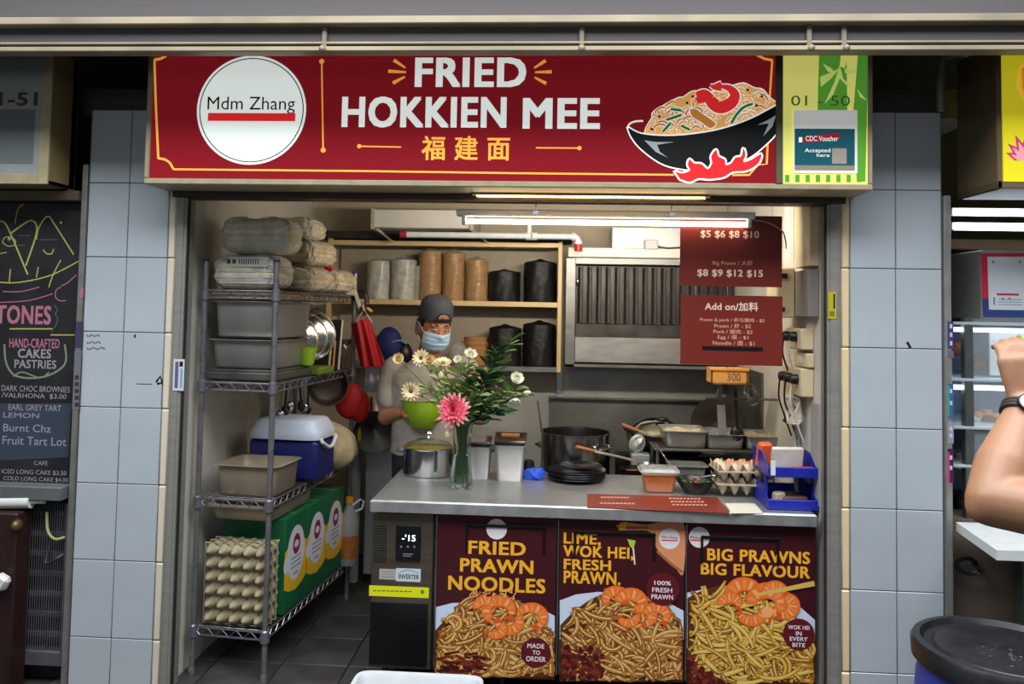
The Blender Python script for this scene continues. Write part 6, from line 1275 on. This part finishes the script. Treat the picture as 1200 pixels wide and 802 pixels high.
b = MB().m(mat('ledge_brown', (92, 78, 62), .6, .1, .1)); b.box(-3.6, LXE, -.03, .06, at(50, 236, 0).z, at(50, 224, 0).z, .004); props(b.build('shutter_rail', loc=(-2.6, 0, 2.04)), 'brown shutter rail above the chalkboard', 'rail')
b = MB().m(mat('corner_steel', (140, 140, 134), .45, .6, .1)); b.box(-2.042, -2.018, -.012, .03, 0, 2.2, .003); props(b.build('corner_strip', loc=(-2.03, 0, 0)), 'steel corner strip between chalkboard and tiled column', 'strip')
f = Flat(facing(-.0125)); f.rect(89, 377, 96, 408, ink('label_navy', (60, 56, 88))); f.rect(86, 411, 94, 480, ink('label_violet_grey', (104, 104, 110))); f.rect(94, 338, 97.5, 349, CP)
for k in range(5): f.rect(87.5, 440+8*k, 92.5, 445+8*k, ink('label_ink', (56, 52, 60)))
props(f.build('door_label', loc=at(92, 430, -.0125)), 'long stickers on the corner strip beside the chalkboard', 'label')
b = MB().m(mat('ledge_grey', (96, 100, 104), .5, .2, .1)); b.box(-3.6, LXE, -.06, .05, at(40, 583, 0).z, at(40, 567, 0).z, .004); props(b.build('stall_ledge', loc=(-2.6, 0, .9)), 'grey ledge under the chalkboard', 'ledge')
b = MB().m(mat('paper_white', (206, 208, 204), .7, 0, .05)); p0 = at(-30, 589, -.04); p1 = at(37, 588, -.04); b.tube([p0, p1], .028, 20); b.m(WHITEP); b.tube([p1, p1+Vector((.06, 0, .002))], .010, 12); single(b, 'paper_roll', 'thick white paper roll lying under the chalkboard', 'roll', p1)
t = thing('condenser_grille', 'tall grey barred condenser grille below the chalkboard', 'grille', (-2.3, .05, 0)); gx0 = at(12, 680, .02).x; gx1 = at(78, 680, .02).x; gz0 = at(40, 778, .02).z; gz1 = at(40, 588, .02).z
GRM = mat('grille_grey', (92, 94, 98), .5, .4, .12); b = MB().m(DARK); b.box(gx0, LXE, .06, .3, 0, gz1); b.build('cavity', t)
b = MB().m(GRM); b.box(gx0, gx0+.02, .0, .06, gz0, gz1, .003); b.box(gx1-.006, gx1+.012, .0, .06, gz0, gz1, .003); b.box(gx0, gx1, .0, .06, gz0, gz0+.06, .003); b.build('frame', t)
for i in range(7): z = gz0+.09+(gz1-gz0-.09)*(i+.4)/7; b = MB().m(GRM); b.box(gx0, gx1, .02, .035, z-.011, z+.011, .002); b.build('crossbar', t)
for i in range(22): x = gx0+.022+(gx1-gx0-.03)*i/21; b = MB().m(GRM); b.tube([(x, .015, gz0+.05), (x, .015, gz1)], .0022, 5); b.build('bar', t)
b = MB().m(mat('cable_green', (140, 150, 90), .5)); b.tube(bez([at(55, 600, -.01), at(56, 622, -.02), at(64, 632, -.02), at(76, 630, 0)], 6), .006, 8); single(b, 'green_hose', 'short green-yellow hose hanging on the grille', 'hose', at(60, 620, 0))
b = MB().m(mat('cable_black', (40, 40, 44), .5)); b.tube(bez([at(58, 640, -.0), at(54, 660, -.02), at(66, 655, -.02), at(74, 650, 0)], 6), .006, 8); single(b, 'black_hose', 'black looped hose hanging on the grille', 'hose', at(60, 652, 0))
b = MB().m(mat('dark_mahogany', (44, 22, 20), .5, 0, .2, 8, aniso=(1, 1, .2))); q = at(16, 690, -.1); b.box(-3.6, q.x, -.1, .0, 0, at(8, 602, -.1).z, .006); single(b, 'wood_cabinet', 'dark reddish-brown wooden cabinet beside the condenser grille', 'cabinet', (-2.8, -.05, 0))
b = MB().m(WHITEP); q = at(2, 682, -.13); b.obox(q, (.03, .02, .03), RY(.5), .012); single(b, 'paper_ball', 'crumpled white tissue on the dark wooden cabinet', 'tissue', q)
b = MB().m(mat('knob_bronze', (110, 80, 60), .4, .6)); q = at(20, 616, -.1); b.ell(q, (.02, .03, .025)); single(b, 'bronze_latch', 'bronze latch on the corner of the wooden cabinet', 'latch', q)
# ================================================================== RIGHT NEIGHBOUR
xl = at(1168, 140, -.25).x; zb = at(1185, 221, -.25).z
t = thing('neighbour_signboard', 'yellow lit signboard with a pink lotus over the display counter', 'sign', (2.1, -.1, 2.1))
b = MB().m(mat('sign_side_brown', (104, 86, 60), .5, .1, .1, 5)); b.box(xl, xl+.02, -.25, .05, zb, 2.66, .003); b.box(xl, 3.6, -.25, .05, zb, zb+.03, .003); b.build('housing', t)
b = MB().m(ink('sign_yellow', (208, 196, 36), .5)); zi = at(1185, 213, -.25).z; b.box(xl+.022, 3.6, -.252, -.2, zi, 2.66); b.build('panel', t)
f = Flat(facing(-.2525))
LO = ink('lotus_pink', (196, 60, 110), .3); LO2 = ink('lotus_pale', (226, 150, 160), .4)
for a, L in ((-70, 26), (-48, 30), (-24, 33), (0, 36), (24, 33), (48, 30), (70, 26)):
    c = (1203, 188); d = (math.sin(math.radians(a)), -math.cos(math.radians(a))); n_ = (-d[1], d[0]); pt = [c, (c[0]+d[0]*L*.5+n_[0]*5, c[1]+d[1]*L*.5+n_[1]*5), (c[0]+d[0]*L, c[1]+d[1]*L), (c[0]+d[0]*L*.5-n_[0]*5, c[1]+d[1]*L*.5-n_[1]*5)]; f.pg(pt, LO); f.pg([(c[0]+(x-c[0])*.75, c[1]+(y-c[1])*.75) for x, y in pt], LO2)
f.build('lotus_print', t); f = Flat(facing(-.2525)); f.rib(bez([(1203, 72), (1195, 84), (1194, 100), (1200, 116)], 6), 3, SO); f.pg([(1197, 80), (1206, 76), (1206, 110), (1198, 104)], ink('lotus_gold', (226, 160, 40), .4))
f.build('gold_print', t)
XN = 1.585
b = MB().m(mat('edge_steel', (150, 150, 146), .45, .6, .1)); b.box(1.553, 1.58, -.014, .03, 0, 2.10, .003); props(b.build('corner_strip', loc=(1.565, 0, 0)), 'steel corner strip between tiled column and display counter', 'strip')
for y0, y1, c, l, xs in ((377, 409, (64, 56, 104), 'dark violet sticker, topmost on the steel strip beside the display case', (380, 390, 400)), (411, 420, (96, 90, 110), 'small grey sticker below the topmost violet one on the steel strip', ()), (450, 490, (60, 90, 140), 'blue and green sticker on the steel strip beside the display case', (456, 470)), (494, 520, (136, 136, 146), 'pale grey sticker on the steel strip beside the display case', (500, 508)), (526, 566, (60, 30, 60), 'dark sticker with pink edge, lowest on the steel strip', (534, 546))):
    f = Flat(facing(-.0145)); f.rect(1110.5, y0, 1117.5, y1, ink('strip_label_%d' % y0, c))
    if y0 == 450: f.rect(1110.5, 452, 1112.5, 488, ink('strip_green', (60, 150, 110)))
    if y0 == 526: f.rect(1110.5, 530, 1113, 566, ink('strip_pink', (190, 50, 110)))
    for yy in xs: f.rect(1113, yy, 1116, yy+5, ink('strip_white', (180, 178, 196)))
    props(f.build('sticker', loc=at(1114, (y0+y1)/2, -.0145)), l, 'sticker', 'stickers on the steel corner strip')
b = MB().m(mat('neigh_wall', (72, 64, 58), .7, 0, .15)); b.box(XN, 4.2, 1.3, 1.4, 0, 3); b.box(XN-.005, XN+.005, .03, 1.3, 0, 2.1); struct(b, 'wall_neighbour', 'dark inner wall of the neighbouring stall')
LITC = mat('cool_tube', (226, 240, 255), .4, 0, 0, emit=7)
for i, (py, lab) in enumerate(((249, 'upper cool white tube lamp over the display counter'), (266.5, 'lower cool white tube lamp over the display counter'))):
    q = at(1160, py, .25); q0 = at(1117.5, py, .25); t = thing('tube_lamp', lab, 'lamp', (2.2, .25, q.z)); b = MB().m(LITC); b.tube([(q0.x+.005, .25, q.z), (q0.x+1.2, .25, q.z)], .014, 14); b.build('tube', t); b = MB().m(WHITE); b.box(q0.x, q0.x+1.25, .265, .30, q.z-.012, q.z+.022, .003); b.build('batten', t)
b = MB().m(mat('shelf_wood', (120, 92, 60), .6, 0, .2, 10)); q = at(1143, 288, .6); b.obox((2.2, .65, q.z), (.55, .12, .025), None, .003); single(b, 'wood_plank', 'brown plank shelf under the cool tube lamps', 'shelf', (2.2, .65, q.z))
# display case
yc = .12; x0 = at(1150, 330, yc).x; zt = at(1170, 293, yc).z; zb = at(1170, 374, yc).z
t = thing('payment_display', 'white topped stand with a red and navy framed notice above the display case', 'sign', (2.3, yc, zb))
b = MB().m(mat('stand_grey', (150, 152, 146), .5, .2, .1)); b.box(x0, 3.0, yc, yc+.55, zb, zt, .006); b.build('box', t)
f = Flat(facing(yc-.0005)); f.pg([(1149, 297), (1215, 297), (1215, 350), (1151, 350)], ink('notice_red', (196, 40, 66))); f.pg([(1151, 350), (1215, 350), (1215, 373), (1152, 372)], ink('notice_navy', (50, 66, 120))); f.pg([(1157, 301), (1215, 301), (1215, 364), (1159, 363)], ink('notice_white', (206, 212, 220)))
f.rect(1168, 344, 1194, 346.5, ink('notice_red', (196, 40, 66)))
for k in range(5): f.disc((1165, 350+3*k) if k < 3 else (1175+8*(k-3), 350), 1.2, ink('notice_dot', (80, 70, 110)), 8)
for k in range(3): f.rib([(1170, 351+3*k), (1198, 351.5+3*k)], .8, ink('notice_grey', (130, 136, 150)))
f.disc((1164, 307), 1.6, ink('notice_grey', (130, 136, 150)), 10); f.disc((1195, 307), 1.6, ink('notice_grey', (130, 136, 150)), 10)
f.build('notice', t)
t = thing('display_case', 'glass-fronted display case with steel posts and lit shelves', 'display case', (2.2, .4, .85)); zc0 = at(1150, 612, .1).z
px_ = at(1134, 490, .1).x; STP = mat('case_post', (110, 116, 114), .4, .7, .1)
for x in (px_, px_+.9):
    for y in (.10, .62): b = MB().m(STP); b.box(x-.018, x+.018, y-.018, y+.018, zc0, zb, .003); b.build('post', t)
SHF = mat('case_shelf', (186, 196, 204), .3, .2, .05)
for py in (378, 444, 500, 545):
    z = at(1160, py, .1).z; b = MB().m(SHF); b.box(px_-.10, px_+.95, .08, .62, z-.012, z, .002); b.build('shelf', t)
b = MB().m(mat('case_back', (120, 140, 170), .4, 0, .3, 6)); b.box(px_-.1, px_+.95, .64, .66, zc0, zb); b.build('back_panel', t)
for py in (381, 449): z = at(1160, py, .1).z; b = MB().m(mat('case_led', (240, 246, 255), .4, 0, 0, emit=5)); b.box(px_-.09, px_+.9, .10, .13, z-.03, z-.013); b.build('led_bar', t)
b = MB().m(mat('case_pane', (230, 240, 240), .02, 0, 0, alpha=.12)); b.box(px_+.02, px_+.88, .092, .096, zc0, zb); b.build('glass_pane', t)
b = MB().m(mat('case_card', (190, 196, 200), .5)); q0 = at(1157, 410, .2); b.box(q0.x, q0.x+.3, .18, .19, at(1160, 440, .2).z, at(1160, 386, .2).z, .002); single(b, 'price_card', 'large pale card standing inside the display case', 'card', q0)
f = Flat(facing(.088)); 
for c, r, cl in (((1189, 400), 4, (60, 130, 60)), ((1194, 396), 3.4, (226, 190, 40)), ((1187, 406), 2.6, (214, 110, 50)), ((1197, 403), 3, (210, 220, 200))): f.disc(c, r, ink('garnish_%d' % cl[0], cl), 12)
props(f.build('food_sticker', loc=at(1190, 400, .088)), 'small green and yellow food sticker on the case glass', 'sticker')
BRDM = [mat('bread_gold', (196, 140, 80), .6, 0, .2, 20, .2), mat('bread_dark', (120, 70, 44), .6, 0, .2, 20, .2), mat('bun_white', (206, 196, 180), .6, 0, .1, 20, .2)]; rr = random.Random(31)
spots = [(1145, 487, 0, 'golden bread roll nearest the steel post'), (1155, 484, 0, 'golden bread roll next to the white bun'), (1164, 488, 0, 'golden bread roll farthest from the steel post'), (1141, 491, 2, 'white bun beside the golden bread rolls'), (1156, 492, 1, 'dark bread roll in front of the golden ones'), (1122, 408, 1, 'dark pastry on the top shelf of the display case'), (1148, 425, 1, 'tall dark cake on the top shelf behind the pale card')]
for px, py, m_, l in spots:
    q = at(px, py, .28); b = MB().m(BRDM[m_]); rx = .022 if m_ != 1 else .03
    b.ell(q, (rx*1.2, .03, rx*.8 if m_ != 1 else .035), RZ(rr.uniform(-.5, .5)), 16, 10)
    for k in range(3): b.ell(q+Vector(((k-1)*rx*.6, -.012, rx*.35)), (rx*.4, .018, rx*.4), None, 8, 6)
    single(b, 'bread_roll', l, 'bread', q, 'baked goods in the display case')
for px, py, l, cl in ((1148, 532, 'pale blue box on the lowest case shelf', (150, 170, 186)), (1124, 540, 'white carton on the lowest case shelf', (190, 192, 190)), (1165, 520, 'blue-grey tray below the bread rolls', (96, 116, 146)), (1124, 588, 'black tangle of plugs at the case foot', (24, 24, 26))):
    q = at(px, py, .3); b = MB().m(mat('case_item_%d' % cl[0], cl, .4, 0, .15)); b.obox(q, (.045, .05, .03), RZ(.2), .008); b.obox(q+Vector((0, 0, .034)), (.047, .052, .006), RZ(.2), .004); single(b, 'food_box', l, 'box', q)
# white counter ledge in front
t = thing('serving_ledge', 'white serving ledge under the display case', 'ledge', (2.3, -.2, .8)); zl = .80
P = [atz(1120, 612, zl), atz(1168, 645, zl)]; yl = P[1].y
b = MB().m(mat('ledge_white', (206, 208, 208), .35, 0, .05)); A = [Vector((P[0].x, P[0].y, 0)), Vector((P[1].x, yl, 0)), Vector((3.4, yl, 0)), Vector((3.4, P[0].y, 0))]; n = 4
b.add([Vector((v.x, v.y, zl)) for v in A]+[Vector((v.x, v.y, zl-.035)) for v in A], [(0, 1, 2, 3), (7, 6, 5, 4)]+[(k, (k+1) % 4, 4+(k+1) % 4, 4+k) for k in range(4)]); b.build('top', t)
b = MB().m(STP); b.box(3.1, 3.14, yl+.03, yl+.07, 0, zl-.035); b.box(P[0].x+.25, P[0].x+.29, .0, .04, 0, zl-.035); b.build('support', t)
b = MB().m(mat('counter_brown', (104, 90, 78), .5, 0, .15, 5)); b.box(XN+.02, 4.0, .06, .60, 0, .795); single(b, 'service_counter', 'brown panelled counter base below the display case', 'counter', (2.6, .3, 0))
b = MB().m(BLACK)
for r in (.035, .05, .042): b.tube([at(1130, 655, .04)+Vector((r*math.cos(a)+.01*r*20*0, -.004*k_, r*.6*math.sin(a)-.02)) for k_, a in enumerate([2*PI*k/14 for k in range(14)])], .004, 6, close=True)
single(b, 'cable_coil', 'black coiled cable hanging below the serving ledge', 'cable', at(1130, 655, .04))
for i, (pts, r, l) in enumerate((([at(1102, 130, .01), at(1103, 80, .01), at(1112, 66, .01), at(1160, 58, .0)], .016, 'grey conduit bending over the tiled column by the lotus sign'), )):
    b = MB().m(mat('conduit_grey', (130, 124, 118), .5)); b.tube(bez(pts, 5), r, 10); single(b, 'conduit', l, 'pipe', pts[0])
b = MB().m(mat('downlight_white', (150, 150, 150), .5)); q = at(1118, 118, .15); b.obox(q, (.035, .05, .035), None, .008); single(b, 'wall_fixture', 'small white fixture in the dark gap by the lotus sign', 'fixture', q)
# ================================================================== FRONT: barrel, tub
q = at(1178, 752, -.62); bz = q.z-.02; bc = Vector((q.x, -.62, 0)); r = .265
t = thing('blue_barrel', 'blue plastic barrel with a black screw lid in front of the tiled column', 'barrel', bc)
b = MB().m(mat('barrel_blue', (34, 62, 158), .4, 0, .06, 5)); b.lathe([(0, 0), (r*.9, 0), (r*.93, .02), (r*.97, bz*.25), (r*.93, bz*.28), (r*.98, bz*.32), (r, bz*.6), (r*.97, bz*.8), (r*.9, bz*.9), (r*.88, bz-.04)], bc, 56); b.build('body', t)
b = MB().m(mat('barrel_lid', (26, 27, 30), .4, 0, .3, 14, .1)); b.lathe([(r*.97, bz-.06), (r*1.02, bz-.055), (r*1.03, bz-.01), (r*1.0, bz+.004), (r*.92, bz+.006), (r*.88, bz-.012), (r*.8, bz-.016), (r*.76, bz-.006), (0, bz-.006)], bc, 64); b.build('lid', t)
b = MB().m(mat('lid_dust', (76, 77, 79), .8, 0, .5, 60)); rr = random.Random(6)
for k in range(40): a = rr.uniform(0, 6.3); d = rr.random()**.7*.13; p = bc+Vector((.02+d*math.cos(a), -.05+d*.7*math.sin(a), bz-.0056)); b.lathe([(rr.uniform(.002, .006), 0), (0, .0005)], p, 6)
props(b.build('dust_speck', t), kind='stuff')
q = at(484, 790, -.42); t = thing('storage_tub', 'translucent white plastic tub on the floor in front of the freezer', 'tub', (q.x, -.42, 0)); tz = at(484, 789, -.24).z
w = abs(at(562, 792, -.42).x-at(405, 792, -.42).x)/2; b = MB().m(mat('tub_plastic', (206, 210, 214), .35, 0, .05, alpha=.9))
tap(b, Vector((q.x, -.42, 0)), [(w*.8, .12, 0), (w*.82, .125, .01), (w*.95, .165, tz-.02), (w*1.0, .185, tz-.018), (w*1.01, .19, tz-.004), (w*1.0, .187, tz), (w*.95, .17, tz-.004), (w*.92, .16, tz-.02), (w*.8, .12, .012)], .22, 48); b.build('body', t)
